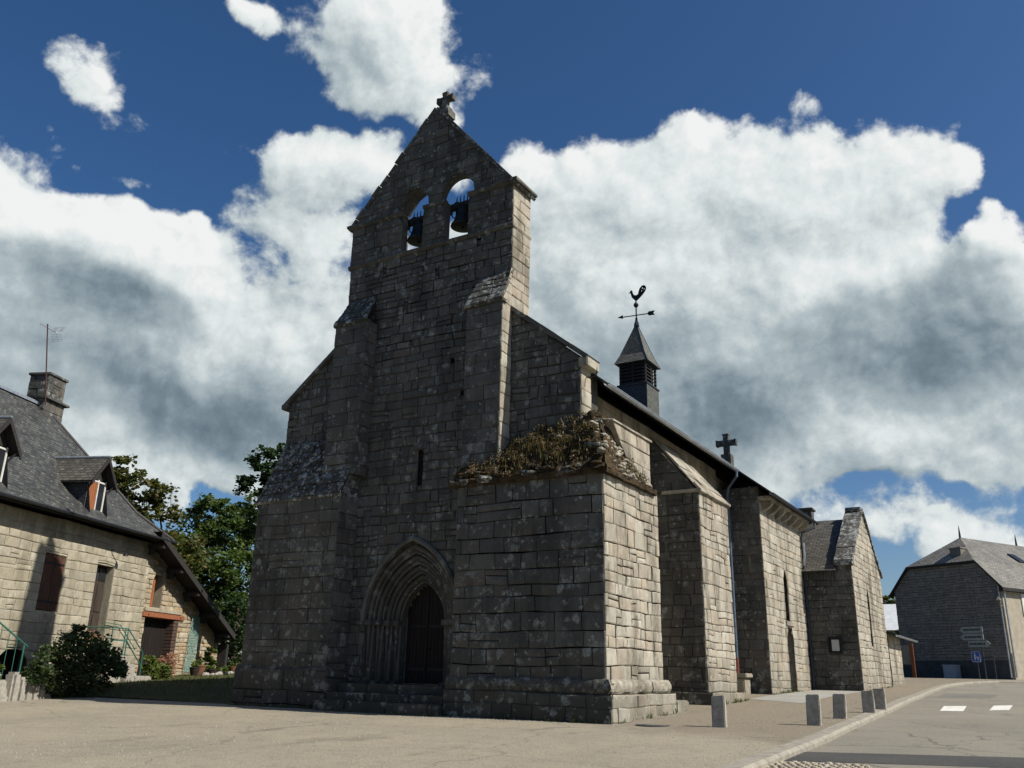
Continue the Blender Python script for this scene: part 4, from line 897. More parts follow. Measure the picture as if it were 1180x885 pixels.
# bells
def bell(x, zr, sc, lab):
    t = thing('bell', (x, 19.2, zr), lab, 'bell', 'bells in the bell gable')
    M = MB(); M.lathe((x, 19.2, zr), [(.36*sc, 0), (.40*sc, .02), (.385*sc, .07), (.30*sc, .20), (.25*sc, .40), (.225*sc, .62), (.20*sc, .70), (.10*sc, .75), (.02, .76)], 28); M.build('bell_body', M_BRONZE, t, smooth=True)
    M = MB(); M.box((x-.52, 19.10, zr+.74*sc), (x+.52, 19.30, zr+.90*sc), 0)
    M.box((x-.62, 19.02, zr+.70*sc), (x-.52, 19.38, zr+.94*sc), 0); M.box((x+.52, 19.02, zr+.70*sc), (x+.62, 19.38, zr+.94*sc), 0)
    for i in range(5):
        u = x-.26+i*.13; M.tube([(u, 19.2, zr+.88*sc), (u, 19.2, zr+1.10*sc), (u+.01, 19.2, zr+1.20*sc)], [.022, .018, .004], 6, 1)
    M.build('yoke', [M_TIMBER, M_IRON], t)
    M = MB(); W = [(x-.36+.18*cos(a), 19.32, zr+.80*sc+.28*sin(a)) for a in [2*pi*k/16 for k in range(17)]]; M.tube(W, .018, 6); M.tube([(x-.36, 19.32, zr+.8*sc), (x-.36, 19.32, zr+.52*sc)], .015, 6); M.build('ringing_wheel', M_IRON, t)
    M = MB(); M.tube([(x, 19.2, zr+.6), (x, 19.2, zr-.02)], [.015, .02], 6); M.lathe((x, 19.2, zr-.02), [(.01, -.05), (.05, 0), (.01, .05)], 10); M.build('clapper', M_IRON, t)
bell(-15.16, 13.67, .94, 'dark bronze bell in the left arch of the bell gable, hanging lower')
bell(-13.52, 13.75, .94, 'dark bronze bell in the right arch of the bell gable, hanging higher')

# moss cushions
M = MB()
for k in range(150):
    if random.random() < .68: a = random.random(); b = random.random(); q = Vector((-12.5+a*4.0, YB-.1+b*.8, zl+.06+b*(1.05+.65*a)))
    else: b = random.random(); c = random.random(); q = Vector((BXR+.10-c*.75*(1-b*.75), YB+b*2.5, zl+.06+c*1.5*(1-b*.8)))
    r = random.uniform(.06, .16)
    for _ in range(45):
        d = Vector((random.gauss(0, 1), random.gauss(0, 1), random.gauss(0, .6)))*r*.55; p = q+d; s_ = random.uniform(.015, .04); t = Vector((random.gauss(0, 1), random.gauss(0, 1), random.gauss(0, 1))).normalized(); u = t.orthogonal().normalized()
        M.face((p-t*s_, p+u*s_*.5, p+t*s_, p-u*s_*.5))
M.build('moss', leaf_mat('moss and lichen cushions', [(.045, .030, .012), (.09, .06, .02), (.03, .034, .012), (.13, .085, .03), (.055, .05, .02)], .1), b1, fixn=False)
# grass growing on the ledge
M = MB()
for k in range(72):
    a = random.choice([random.uniform(.3, .98), random.uniform(.05, .98)]); b = random.uniform(.05, .85); x = -12.45+a*3.9; y = YB-.05+b*.72; z = zl+.05+b*(1.0+.65*a); n = random.randint(8, 26); hh = random.choice((.09, .12, .16, .30))
    blades(M, [(x+random.gauss(0, .10), y+random.gauss(0, .06), z+random.gauss(0, .04)) for _ in range(n)], hh, .022, .5)
for k in range(14):
    b = random.random(); c = random.random(); y = YB+b*2.2; x = BXR+.1-c*.7*(1-b*.7); z = zl+.05+c*1.45*(1-b*.8)
    blades(M, [(x+random.gauss(0, .05), y+random.gauss(0, .12), z) for _ in range(16)], .16, .02, .6)
tag(M.build('ledge_grass', M_DRYG, fixn=False), 'tufts of dry grass growing on the mossy corner buttress', 'dry grass', kind='stuff')
# notice board
nb = thing('notice_board', (-7.35, 36.86, 2.0), 'small dark framed notice board on the transept wall by the road', 'notice board')
M = MB(); 
for lo, hi in (((-7.60, 36.78, 1.98), (-7.54, 36.86, 2.62)), ((-7.12, 36.78, 1.98), (-7.06, 36.86, 2.62)), ((-7.54, 36.78, 2.56), (-7.12, 36.86, 2.62)), ((-7.54, 36.78, 1.98), (-7.12, 36.86, 2.04))): M.bev(lo, hi, .01)
M.box((-7.57, 36.845, 2.0), (-7.09, 36.865, 2.6)); M.build('frame', M_IRON, nb)
M = MB(); M.box((-7.46, 36.825, 2.08), (-7.18, 36.842, 2.50)); M.build('notice', M_PAPER, nb)
#PART3
# ------------------------------------------------------------------ weeds and grit at the wall feet
M = MB()
for k in range(170):
    t = random.random()
    x, y = random.choice(((-12.5+4.3*t, 17.72), (-8.1, 17.8+3.6*t), (-8.0, 24.3+3*t), (-8.25, 31.1+5.6*t), (-6.38, 37+6.5*t), (-19.6+3.3*t, 17.74), (-16.2+3.7*t, 17.36)))
    x += random.gauss(0, .03); y += random.gauss(0, .03); n = random.randint(3, 9); z = hz(x, y)
    blades(M, [(x+random.gauss(0, .035), y+random.gauss(0, .035), z) for _ in range(n)], random.uniform(.03, .13), .018, .8)
tag(M.build('wall_weeds', M_GRASS, fixn=False), 'small weeds growing along the foot of the church walls', 'weeds', kind='stuff')
M = MB()
for k in range(2600):
    if random.random() < .5:
        t = random.random(); x, y = random.choice(((-12.5+4.3*t, 17.6), (-8.0, 17.8+4*t), (-8.0, 24+13*t), (-19.6+7.2*t, 17.4), (-4.35, 12+30*t))); x += random.gauss(0, .22); y += random.gauss(0, .22)
        if x < -8.2 and y > 17.66: continue
    else: x, y = random.uniform(-16, -4.6), random.uniform(7.5, 17.4)
    s_ = random.uniform(.004, .016); z = hz(x, y); M.mesh([(x-s_, y-s_, z), (x+s_, y-s_*.7, z), (x+s_*.8, y+s_, z), (x-s_*.9, y+s_*.8, z), (x+random.uniform(-s_, s_)*.4, y, z+s_*1.1)], [(0,1,4),(1,2,4),(2,3,4),(3,0,4)])
tag(M.build('loose_grit', M_BOLL, fixn=False), 'loose grit scattered over the square', 'grit', kind='stuff')
draped('road_patch', [[(-3.9, 36), (-2.2, 36.5), (-2.1, 40.5), (-4.0, 40)]], -.105, ground_mat('road repair', (.20, .195, .17), (.175, .17, .15), (.24, .23, .20), .8, .6), 6)
# ------------------------------------------------------------------ bollards
def bollard(loc, hgt, rz_, lab, lean=0):
    t = bpy.data.objects.new('bollard', BOLL); COL.objects.link(t); t.location = loc; t.rotation_euler = (0, lean, rz_); t.scale = (1, 1, hgt/.62)
    return tag(t, lab, 'bollard', 'granite bollards along the kerb')
bm = bmesh.new(); bmesh.ops.create_cube(bm, size=1)
for q in bm.verts: q.co = Vector((q.co.x*(.27 if q.co.z > 0 else .29), q.co.y*(.15 if q.co.z > 0 else .16), (q.co.z+.5)*.77-.15+(0.012 if q.co.z > 0 and q.co.x > 0 else 0)))
bmesh.ops.bevel(bm, geom=bm.edges[:], offset=.018, segments=2, affect='EDGES'); bmesh.ops.subdivide_edges(bm, edges=[e for e in bm.edges if e.calc_length() > .1], cuts=3, use_grid_fill=True)
from mathutils import noise as mnoise
for q in bm.verts: q.co += Vector((mnoise.noise(q.co*9), mnoise.noise(q.co*9+Vector((5, 0, 0))), mnoise.noise(q.co*8+Vector((0, 5, 0)))))*.009
BOLL = bpy.data.meshes.new('bollard'); bm.to_mesh(BOLL); bm.free(); BOLL.materials.append(M_BOLL)
for x, y, hh, a, lab, ln in ((-6.06, 18.40, .60, .05, 'granite bollard nearest the corner buttress, alone on the pavement', 0), (-4.50, 19.78, .60, .04, 'leaning granite bollard nearest the viewer beside the kerb', .03),
                         (-4.38, 21.8, .52, .02, 'granite bollard second from the viewer beside the kerb', .05), (-4.10, 23.85, .50, .06, 'third kerbside granite bollard, standing close in front of another', 0), (-4.05, 25.2, .50, .0, 'farthest granite bollard, half hidden behind another by the kerb', .02)):
    bollard((x, y, hz(x, y)), hh, a, lab, ln)
M = MB(); M.lathe((-7.37, 18.05, hz(-7.37, 18.05)-.02), [(.36, 0), (.36, .028), (.30, .030), (.30, .026), (.02, .028)], 28); tag(M.build('manhole_cover', M_DPIPE), 'round iron manhole cover set in the ground by the church corner', 'manhole cover')

# ------------------------------------------------------------------ left house
n0 = -19.84; HN = Vector((.927, .375, 0)).normalized(); HE = Vector((-HN.y, HN.x, 0))
def hp(s, o, z): return HE*s + HN*(n0+o) + Z_*z
def Hs(M, cont, o, **k): masonry(M, cont, HN*(n0+o), HE, Z_, HN, **k)
house = thing('stone_house', hp(28, -4, 0), 'cream stone house with slate hipped roof, dormers and brown shutters, left of the church', 'house')
S0, S1, WH = 12.0, 32.62, 5.66
win = rect(26.40, 27.50, 2.62, 4.47); dor = rect(29.28, 30.32, 1.80, 4.45); cel = pointed(25.75, .78, -.2, .75, .62, 7)
win2 = rect(22.3, 23.4, 2.62, 4.47)
M = MB(); Hs(M, rect(S0, S1, -.3, WH), 0, holes=[win, dor, cel, win2], ch=(.24, .36), sl=(.35, .8), joint=.014, rough=.008, split=.1)
def hbox(M, s0, s1, o0, o1, z0, z1, m=0): M.obox(hp((s0+s1)/2, (o0+o1)/2, (z0+z1)/2), HE, HN, Z_, (s1-s0)/2, (o1-o0)/2, (z1-z0)/2, m)
def hbev(M, s0, s1, o0, o1, z0, z1, m=0, b=.015):
    k = MB(); k.bev((s0, o0, z0), (s1, o1, z1), b); M.mesh([hp(*p) for p in k.v], k.f, m)
hbox(M, S0, S1-.03, -8, -.45, -.3, WH, 1)
for a, b, c, d in ((win[0][0], win[1][0], win[0][1], win[2][1]), (dor[0][0], dor[1][0], dor[0][1], dor[2][1]), (win2[0][0], win2[1][0], win2[0][1], win2[2][1])):
    for lo, hi in (((a-.06, c), (a, d)), ((b, c), (b+.06, d)), ((a-.06, d), (b+.06, d+.05)), ((a-.06, c-.05), (b+.06, c))): hbox(M, lo[0], hi[0], -.40, -.031, lo[1], hi[1], 0)
M.build('front_wall', [M_HOUSE, plain_mat('cream joint mortar', (.34, .31, .22), .95, .2, 6)], house)
side = MB(); masonry(side, rect(-8, 0, -.3, WH), hp(S1, 0, 0), HN, Z_, HE, ch=(.24, .36)); side.build('side_wall', [M_HOUSE, M_MORTS], house)
def shutters(s0, s1, z0, z1, o, name, mat, par, n=2):
    sh = None
    for k in range(n):
        a = s0+(s1-s0)*k/n; b = s0+(s1-s0)*(k+1)/n; M = MB(); x = a+.008; w = (b-a-.016)/4
        for i in range(4): hbev(M, x+i*w+.002, x+(i+1)*w-.002, o, o+.035, z0+.01, z1-.01, 0, .006)
        for z in (z0+.28, z1-.28): hbox(M, a+.02, b-.02, o+.035, o+.05, z-.03, z+.03, 1)
        M.build(name, [mat, M_IRON], par)
shutters(26.43, 27.47, 2.64, 4.45, -.06, 'shutter', M_SHUT, house); shutters(22.33, 23.37, 2.64, 4.45, -.06, 'shutter', M_SHUT, house)
M = MB(); hbev(M, 29.28, 30.32, -.36, -.30, 1.8, 4.45, 0); 
for i in range(2): hbev(M, 29.36+i*.50, 29.78+i*.5, -.31, -.27, 1.95, 2.7, 0); hbev(M, 29.36+i*.5, 29.78+i*.5, -.31, -.27, 2.8, 3.8, 0); hbev(M, 29.36+i*.5, 29.78+i*.5, -.31, -.28, 3.9, 4.35, 1)
M.build('front_door', [wood_mat('grey brown door', (.05, .038, .030), 2), M_GLASS], house)
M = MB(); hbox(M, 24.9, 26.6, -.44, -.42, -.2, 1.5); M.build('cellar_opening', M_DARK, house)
M = MB(); M.tube([hp(29.92, 0, 5.02), hp(29.95, .12, 5.06), hp(30.1, .30, 5.06), hp(30.28, .36, 5.0)], .018, 6); M.lathe(hp(30.30, .36, 4.86), [(.10, 0), (.09, .04), (.03, .12), (.02, .16)], 12); M.build('wall_lamp', M_IRON, house)
# eaves: gutter, soffit, roof with a flared foot
EO, EZ = .62, 5.80; RO, RZ = -4.2, 10.82; SR = 30.25; FO, FZ = -.55, 6.78
def roofq(M, pts, m=0):
    pts = [Vector(p) for p in pts]; U = (pts[1]-pts[0]).normalized(); V = ((pts[-1]-pts[0])-(pts[-1]-pts[0]).dot(U)*U).normalized()
    uv = [((p-pts[0]).dot(U)+pts[0].dot(U), (p-pts[0]).dot(V)) for p in pts]; M.face(pts, m, None, uv)
SC, SF = 33.10, 32.0
M = MB()
roofq(M, [hp(S0-1, EO, EZ), hp(SC, EO, EZ), hp(SF, FO, FZ), hp(S0-1, FO, FZ)]); roofq(M, [hp(S0-1, FO, FZ), hp(SF, FO, FZ), hp(SR, RO, RZ), hp(S0-1, RO, RZ)])
roofq(M, [hp(SC, EO, EZ), hp(SC, -8.9, EZ), hp(SF, -7.85, FZ), hp(SF, FO, FZ)]); roofq(M, [hp(SF, FO, FZ), hp(SF, -7.85, FZ), hp(SR, RO, RZ)])
roofq(M, [hp(SC, -9.0, EZ), hp(S0-1, -9.0, EZ), hp(S0-1, -7.85, FZ), hp(SF, -7.85, FZ)]); roofq(M, [hp(SF, -7.85, FZ), hp(S0-1, -7.85, FZ), hp(S0-1, RO, RZ), hp(SR, RO, RZ)])
M.face([hp(S0-1, EO, EZ-.02), hp(SC, EO, EZ-.02), hp(SC, -9, EZ-.02), hp(S0-1, -9, EZ-.02)], 1)
hbox(M, S0-1, SC-.02, EO-.05, EO-.01, EZ-.14, EZ-.005, 1); hbox(M, SC-.06, SC-.02, -9, EO-.05, EZ-.14, EZ-.005, 1)
roof_h = M.build('roof', [M_SLATE, M_TIMBER], house, fixn=False)
M = MB(); M.tube([hp(S0-1, RO, RZ+.02), hp(SR-.1, RO, RZ+.02)], .085, 8); hbox(M, S0-1, SR-.1, RO-.16, RO+.16, RZ-.08, RZ+.02); M.build('ridge_capping', M_ZINC, roof_h)
M = MB(); M.tube([hp(SR, RO, RZ), hp(SF, FO, FZ+.02), hp(SC, EO, EZ+.02)], .07, 6); M.build('hip_capping', M_SLATE, roof_h)
M = MB(); vs = []
for s_ in (S0-1, SC+.05):
    for k in range(9): t = pi+pi*k/8; vs.append(hp(s_, EO+.07+.075*cos(t), EZ-.02+.075*sin(t)))
M.mesh(vs, [(k, k+1, 9+k+1, 9+k) for k in range(8)]); M.tube([hp(S0-1, EO+.145, EZ-.015), hp(SC+.05, EO+.145, EZ-.015)], .013, 6); M.build('gutter', M_DPIPE, house)
# chimney at the end of the ridge
ch = MB(); s0, s1, o0, o1 = 29.75, 30.95, -4.85, -3.85
def cbl(M, s0, s1, z0, z1): k = dict(ch=(.25, .35), sl=(.3, .6)); masonry(M, rect(s0, s1, z0, z1), hp(0, o1, 0), HE, Z_, HN, **k); masonry(M, rect(-(n0+o1), -(n0+o0), z0, z1), HE*s0, -HN, Z_, -HE, **k); masonry(M, rect(n0+o0, n0+o1, z0, z1), HE*s1, HN, Z_, HE, **k); hbox(M, s0+.03, s1-.03, o0, o1-.03, z0, z1, 1)
cbl(ch, s0, s1, 9.6, 11.0); o1b = o1; hbev(ch, s0-.14, s1+.14, o0-.14, o1+.14, 11.0, 11.10, 0); o0, o1 = o0+.06, o1-.06; cbl(ch, s0+.08, s1-.08, 11.1, 12.05); o0, o1 = o0-.06, o1+.06
hbev(ch, s0+.02, s1-.02, o0, o1, 12.05, 12.15, 0); hbev(ch, s0-.1, s1+.12, o0-.1, o1+.1, 9.98, 10.06, 0)
chim = ch.build('chimney', [M_WEST, M_MORTD], roof_h)
M = MB(); hbox(M, s0-.05, s1+.25, o0-.05, o1+.2, 9.55, 9.72); M.build('flashing', M_ZINC, roof_h)
# dormers
def dormer(sc, par):
    w = .52; zb, ze, zr_ = 6.05, 7.36, 8.18; of = .02
    M = MB(); d = 3.2
    def inplane(z): return FO+(RO-FO)*(z-FZ)/(RZ-FZ) if z > FZ else EO+(FO-EO)*(z-EZ)/(FZ-EZ)
    for sg in (-1, 1):
        M.face([hp(sc+sg*w, of, zb-.1), hp(sc+sg*w, inplane(zb-.1)-.1, zb-.1), hp(sc+sg*w, inplane(ze)-.2, ze), hp(sc+sg*w, of, ze)], 0, None, [(0, 0), (1, 0), (2, 1.3), (0, 1.3)])
    M.face([hp(sc-w, of, ze), hp(sc+w, of, ze), hp(sc, of, zr_-.1)], 1); M.face([hp(sc-w, of-.02, zb-.1), hp(sc+w, of-.02, zb-.1), hp(sc+w, of-.02, ze), hp(sc-w, of-.02, ze)], 1)
    dm = M.build('dormer', [M_DSLATE, M_TIMBER], par, fixn=False)
    M = MB(); ov = .36; e = .24; zs_ = ze-.18
    for sg in (-1, 1):
        a, b = hp(sc+sg*(w+e), of+ov, zs_), hp(sc+sg*(w+e), inplane(zs_)-.3, zs_); c, dd = hp(sc, inplane(zr_)-.3, zr_), hp(sc, of+ov, zr_)
        roofq(M, [a, b, c, dd]); M.face([p-Z_*.06 for p in (a, b, c, dd)], 1)
        t1, t2 = hp(sc+sg*(w+e), of+ov, zs_), hp(sc, of+ov, zr_); M.mesh([t1+Z_*.03, t2+Z_*.03, t2-Z_*.17, t1-Z_*.17, t1+Z_*.03-HN*.04, t2+Z_*.03-HN*.04, t2-Z_*.17-HN*.04, t1-Z_*.17-HN*.04], [(0,1,2,3),(4,7,6,5),(0,4,5,1),(3,2,6,7),(0,3,7,4),(1,5,6,2)], 1)
        b1_, b2_ = hp(sc+sg*w, of, ze-.53), hp(sc+sg*(w+.12), of+ov-.05, ze-.1); M.tube([b1_, b2_], .035, 6, 1)
    dr_ = M.build('dormer_roof', [M_SLATE3, M_TIMBER], dm, fixn=False)
    M = MB(); M.tube([hp(sc, of+ov, zr_+.02), hp(sc, inplane(zr_)-.3, zr_+.02)], .05, 6); M.build('dormer_ridge', M_ZINC, dm)
    M = MB(); 
    for a, b in ((-w, -w+.07), (w-.07, w), (-.035+.06, .035+.06)): hbev(M, sc+a, sc+b, of, of+.05, zb, ze)
    hbev(M, sc-w, sc+w, of, of+.07, zb-.04, zb+.04); hbev(M, sc-w, sc+w, of, of+.05, ze-.12, ze-.05); M.build('window_frame', M_WHITE, dm)
    M = MB()
    for i in range(4): hbev(M, sc-w+.08+i*.118, sc-w+.192+i*.118, of+.01, of+.045, zb+.05, ze-.13, 0, .006)
    M.build('shutter', M_ORANGE, dm)
    M = MB(); hbox(M, sc+.1, sc+w-.07, of, of+.02, zb+.04, ze-.12); M.build('pane', M_GLASS, dm)
dormer(28.36, house); dormer(23.15, house)
# lean-to barn end under its own falling roof
M = MB(); LT = [(S1+.02, -.3), (39.32, -.3), (39.32, 2.15), (S1+.02, 5.75)]
sdr = rect(32.92, 35.45, .1, 2.82); att = [(33.10, 3.22), (33.92, 3.22), (33.92, 4.36), (33.78, 4.48), (33.51, 4.54), (33.24, 4.48), (33.10, 4.36)]
Hs(M, LT, -.04, holes=[sdr, att], ch=(.14, .24), sl=(.16, .53), joint=.026, rough=.022, split=.3)
M.prism([(S1+.05, -.3), (39.28, -.3), (39.28, 2.1), (S1+.05, 5.6)], hp(0, -8, 0), HE, Z_, HN*7.5, 1); masonry(M, rect(-8, -.04, -.3, 2.15), hp(39.32, 0, 0), HN, Z_, HE)
for a, b, c, d in ((32.92, 35.45, .1, 2.82), (33.10, 33.92, 3.22, 4.5)):
    hbox(M, b, b+.05, -.5, -.075, c, d, 0); hbox(M, a-.05, a, -.5, -.075, c, d, 0); hbox(M, a, b, -.5, -.075, d, d+.05, 0)
lean = M.build('barn_wall', [M_RUBBLE, plain_mat('sandy mortar', (.36, .31, .22), .95, .2, 6)], house)
M = MB(); hbev(M, 32.62, 35.82, -.12, .03, 2.82, 3.02, 0, .02)
for s_ in (33.0, 35.5): M.tube([hp(s_, .03, 2.92), hp(s_, .05, 2.92)], .03, 8, 1)
M.build('lintel_beam', [M_ORANGEX, M_IRON], house)
M = MB(); hbev(M, 32.75, 35.6, -.1, 0.02, 3.04, 3.20, 0); M.build('sill', M_RUBBLE, house)
M = MB()
for i in range(14): hbev(M, 32.93+i*.18, 33.10+i*.18, -.42, -.36, .05, 2.8, 0, .006)
M.build('barn_door', [M_DOOR], house)
M = MB()
for i in range(20): hbev(M, 35.1, 35.47, -.5, -.02, .1+i*.136, .225+i*.136, 0, .01)
M.build('brick_jamb', [plain_mat('dark red brick', (.085, .055, .043), .9, .35, 7)], house)
M = MB()
for i in range(3): hbev(M, 33.11+i*.125, 33.23+i*.125, -.20, -.16, 3.24, 4.46, 0, .006)
hbox(M, 33.48, 33.92, -.45, -.42, 3.22, 4.5, 1); M.build('hatch_shutter', [M_ORANGE, M_DARK], house)
M = MB(); A0, A1 = Vector((31.95, 5.92)), Vector((39.3, 2.32))
def lq(o0, o1, dz): return [hp(A0.x, o0, A0.y+dz), hp(A1.x, o0, A1.y+dz), hp(A1.x, o1, A1.y+dz), hp(A0.x, o1, A0.y+dz)]
roofq(M, lq(.72, -8.3, .12)); M.face(lq(.72, -8.3, 0), 1)
tq = [hp(A0.x, .74, A0.y+.14), hp(A1.x, .74, A1.y+.14), hp(A1.x, .74, A1.y-.12), hp(A0.x, .74, A0.y-.12)]; M.face(tq, 1); M.face([p-HN*.04 for p in tq], 1); M.face([tq[2], tq[1], tq[1]-HN*9, tq[2]-HN*9], 1); M.face([tq[3], tq[2], tq[2]-HN*.04, tq[3]-HN*.04], 1)
lr = M.build('barn_roof', [M_SLATE, M_TIMBER], house, fixn=False)
for i in range(5):
    t = .06+i*.22; s_ = A0.x+(A1.x-A0.x)*t; z = A0.y+(A1.y-A0.y)*t-.10; M = MB(); hbev(M, s_-.09, s_+.09, -.2, .66, z-.18, z, 0); hbev(M, s_-.06, s_+.06, .02, .30, z-.42, z-.18, 0); M.build('purlin', M_TIMBER, lr)
M = MB(); hbev(M, 39.35, 39.6, -.3, .35, .3, 2.0); M.build('timber_post', M_TIMBER, house)
M = MB(); hbev(M, 39.4, 41.2, -2.2, -2.1, .3, 2.6, 0); M.build('plank_screen', M_TIMBER, house)
# aerial on the chimney
ae_t = thing('tv_antenna', hp(29.6, -4.2, 10.8), 'thin rusty television aerial on a pole strapped to the chimney', 'antenna')
M = MB(); M.tube([hp(29.62, -3.7, 10.7), hp(29.10, -3.9, 13.95)], .028, 6); M.build('mast', plain_mat('rusty steel', (.07, .035, .03), .8, .3, 9), ae_t)
M = MB(); c = hp(29.12, -3.9, 13.8); M.tube([c-HE*.45, c+HE*.55], .014, 5)
for i in range(9): q = c+HE*(-.4+i*.11); M.tube([q-Z_*.16, q+Z_*.16], .006, 4)
for i in (-1, 1): M.tube([c+HE*.55+Z_*.0, c+HE*.75+Z_*.3*i], .008, 4); 
for i in range(5): q = c+HE*(.58+i*.035)+Z_*.0; M.tube([q+Z_*(.06+i*.06)-HN*.25, q+Z_*(.06+i*.06)+HN*.25], .006, 4); M.tube([q-Z_*(.06+i*.06)-HN*.25, q-Z_*(.06+i*.06)+HN*.25], .006, 4)
M.build('yagi_array', M_ZINC, ae_t)
# second antenna board
# perron at the front door and its green handrail
st = thing('stone_stairs', hp(30, .8, 0), 'grey stone stairs from the front door down to the barn entrance', 'stairs')
M = MB(); hbev(M, 28.6, 29.95, .02, 1.30, -.2, 1.28, 0, .03)
for i in range(5): hbev(M, 29.95+i*.27, 30.22+i*.27+.02, .02, 1.26, -.2, 1.08-i*.2, 0, .02)
M.build('steps', [M_BOLL], st)
M = MB(); hbev(M, 29.7, 30.25, 1.1, 1.5, .2, 1.02, 0, .04); M.build('step_block', [M_BOLL], st)
M = MB(); hbev(M, 30.2, 31.3, 1.0, 1.55, -.1, .62, 0, .04); M.build('step_block', [M_BOLL], st)
M = MB(); hbev(M, 32.6, 33.3, .9, 1.5, .1, .5, 0, .04); M.build('step_block', [M_BOLL], st)
hr = thing('handrail', hp(30, 1.25, 1), 'green tube handrail with two rails beside the front door steps', 'handrail')
M = MB()
def rail(pts, r=.021): M.tube(pts, r, 7)
o_ = 1.2
for s_, zb in ((28.95, 1.25), (29.75, 1.25), (29.9, 1.2), (31.05, .3)): rail([hp(s_, o_, zb), hp(s_, o_, 2.22 if s_ < 30 else 1.42)])
rail([hp(28.95, o_, 2.22), hp(29.9, o_, 2.22), hp(31.05, o_, 1.42)]); rail([hp(28.95, o_, 1.8), hp(29.9, o_, 1.8), hp(31.05, o_, .95)])
rail([hp(28.95, .06, 2.22), hp(28.95, o_, 2.22)])
rail([hp(30.1, .1, 1.3), hp(30.1, .1, 2.45), hp(31.1, .1, 2.4), hp(32.3, .1, 1.55)], .017)
M.build('rails', M_GREENP, hr)
# steps at the left edge
st2 = thing('stone_stairs', hp(23.5, 1.2, 0), 'worn mossy stone steps at the left edge of the square', 'stairs')
M = MB()
for i in range(4): hbev(M, 20.5, 25.3-i*.62, .35, 1.75-i*.06, -.25, .10+i*.20, 0, .045)
M.build('steps', [M_BOLL], st2)
M = MB()
for i in range(6):
    x = 23.6+i*.3; z = .72-i*.11; hbev(M, x, x+.31, 1.5, 1.85, -.2, z+random.uniform(-.03, .03), 0, .07)
M.build('cheek_wall', [M_BOLL], st2)
hr2 = thing('handrail', hp(24, 1.6, 1), 'green handrail with upright bars on the steps at the left edge', 'handrail')
M = MB(); M.tube([hp(21.5, 1.5, 2.75), hp(23.0, 1.5, 2.05), hp(24.35, 1.5, 1.43)], .024, 7)
for i in range(8):
    s_ = 21.7+i*.36; z = 2.65-(s_-21.7)*.463; M.tube([hp(s_, 1.5, max(.3, z-1.45)), hp(s_, 1.5, z)], .010, 5)
M.tube([hp(24.2, 1.5, .2), hp(24.2, 1.5, 1.48)], .022, 6); M.build('rails', M_GREENP, hr2)
# trellis on the barn wall
trl = MB()
for k in range(-14, 26):
    for sg in (-1, 1):
        P = []
        for t in np.linspace(0, 1, 12):
            z = .75+t*2.35; s_ = 36.42+(k*.115+sg*t*1.25)
            lim0, lim1 = 36.25+t*.25, 37.02+t*.22
            if lim0 <= s_ <= lim1: P.append(hp(s_, .02+.012*sg+.05*(1-t), z))
        if len(P) > 1: trl.tube(P, .013, 5)
for e in (0, 1): trl.tube([hp(36.25+e*.77, .06, .7), hp(36.5+e*.74, .04, 3.12)], .016, 5)
tag(trl.build('trellis', M_TRELLIS), 'faded green diamond trellis leaning on the rubble barn wall', 'trellis')

# ------------------------------------------------------------------ foliage
def leafcloud(M, pts, size, up=.35, var=.4):
    for p in pts:
        a = random.random()*2*pi; t = Vector((cos(a), sin(a), random.uniform(-.6, .5))).normalized()
        nrm = Vector((random.gauss(0, 1), random.gauss(0, 1), random.gauss(0, 1)+up)).normalized(); b = t.cross(nrm)
        if b.length < .1: continue
        b.normalize(); s_ = size*random.uniform(1-var, 1+var); p = Vector(p); w = b*s_*.34; nn = b.cross(t)*s_*.10
        M.face((p, p+t*s_*.5+w+nn, p+t*s_, p+t*s_*.5-w+nn))
def clump_pts(c, r, n, flat=.8):
    out = []
    for _ in range(n):
        d = Vector((random.gauss(0, 1), random.gauss(0, 1), random.gauss(0, 1))).normalized()*r*random.random()**.42; d.z *= flat; out.append(Vector(c)+d)
    return out
def tree(base, hgt, clumps, lsize, nleaf, mat, lab, name='tree', trunk_r=.22, group='trees behind the house and church', strays=()):
    t = thing(name, base, lab, 'tree', group); b = Vector(base)
    M = MB(); top = b+Vector((0, 0, hgt*.55)); M.tube([b-Z_*.2, b+Z_*hgt*.25+Vector((.05, 0, 0)), top], [trunk_r, trunk_r*.8, trunk_r*.5], 9)
    for c, r in clumps:
        c = Vector(c); m = (top+c)/2+Vector((random.uniform(-.3, .3), random.uniform(-.3, .3), -.2)); st_ = b+Z_*hgt*random.uniform(.25, .5); M.tube([st_, m, c], [trunk_r*.42, trunk_r*.25, trunk_r*.08], 6)
    for a, z in strays: M.tube([a, z], [.03, .008], 5)
    M.build('trunk', M_BARK, t)
    M = MB(); tot = sum(r**2 for _, r in clumps)
    for c, r in clumps:
        n = int(nleaf*r*r/tot); k = max(3, int(n/55))
        for _ in range(k):
            d = Vector((random.gauss(0, 1), random.gauss(0, 1), random.gauss(0, 1))).normalized()*r*random.uniform(.45, 1.0); d.z *= .85
            leafcloud(M, clump_pts(Vector(c)+d, r*random.uniform(.16, .34), int(n/k)), lsize)
    for a, z in strays:
        a, z = Vector(a), Vector(z); leafcloud(M, [a+(z-a)*random.random()+Vector((random.gauss(0, .12), random.gauss(0, .12), random.gauss(0, .12))) for _ in range(70)], lsize)
    M.build('crown', mat, t, fixn=False); return t
def tp(px, py, D):   # a point D metres away in the compass direction where the tree stands
    d = RT*((px-590)/1000) - UP*((py-442.5)/1000) + F; return Vector((0, 0, EYE))+d*(D/hypot(d.x, d.y))
def gp(px, D): p = tp(px, 760, D); return (p.x, p.y, hz(p.x, p.y))
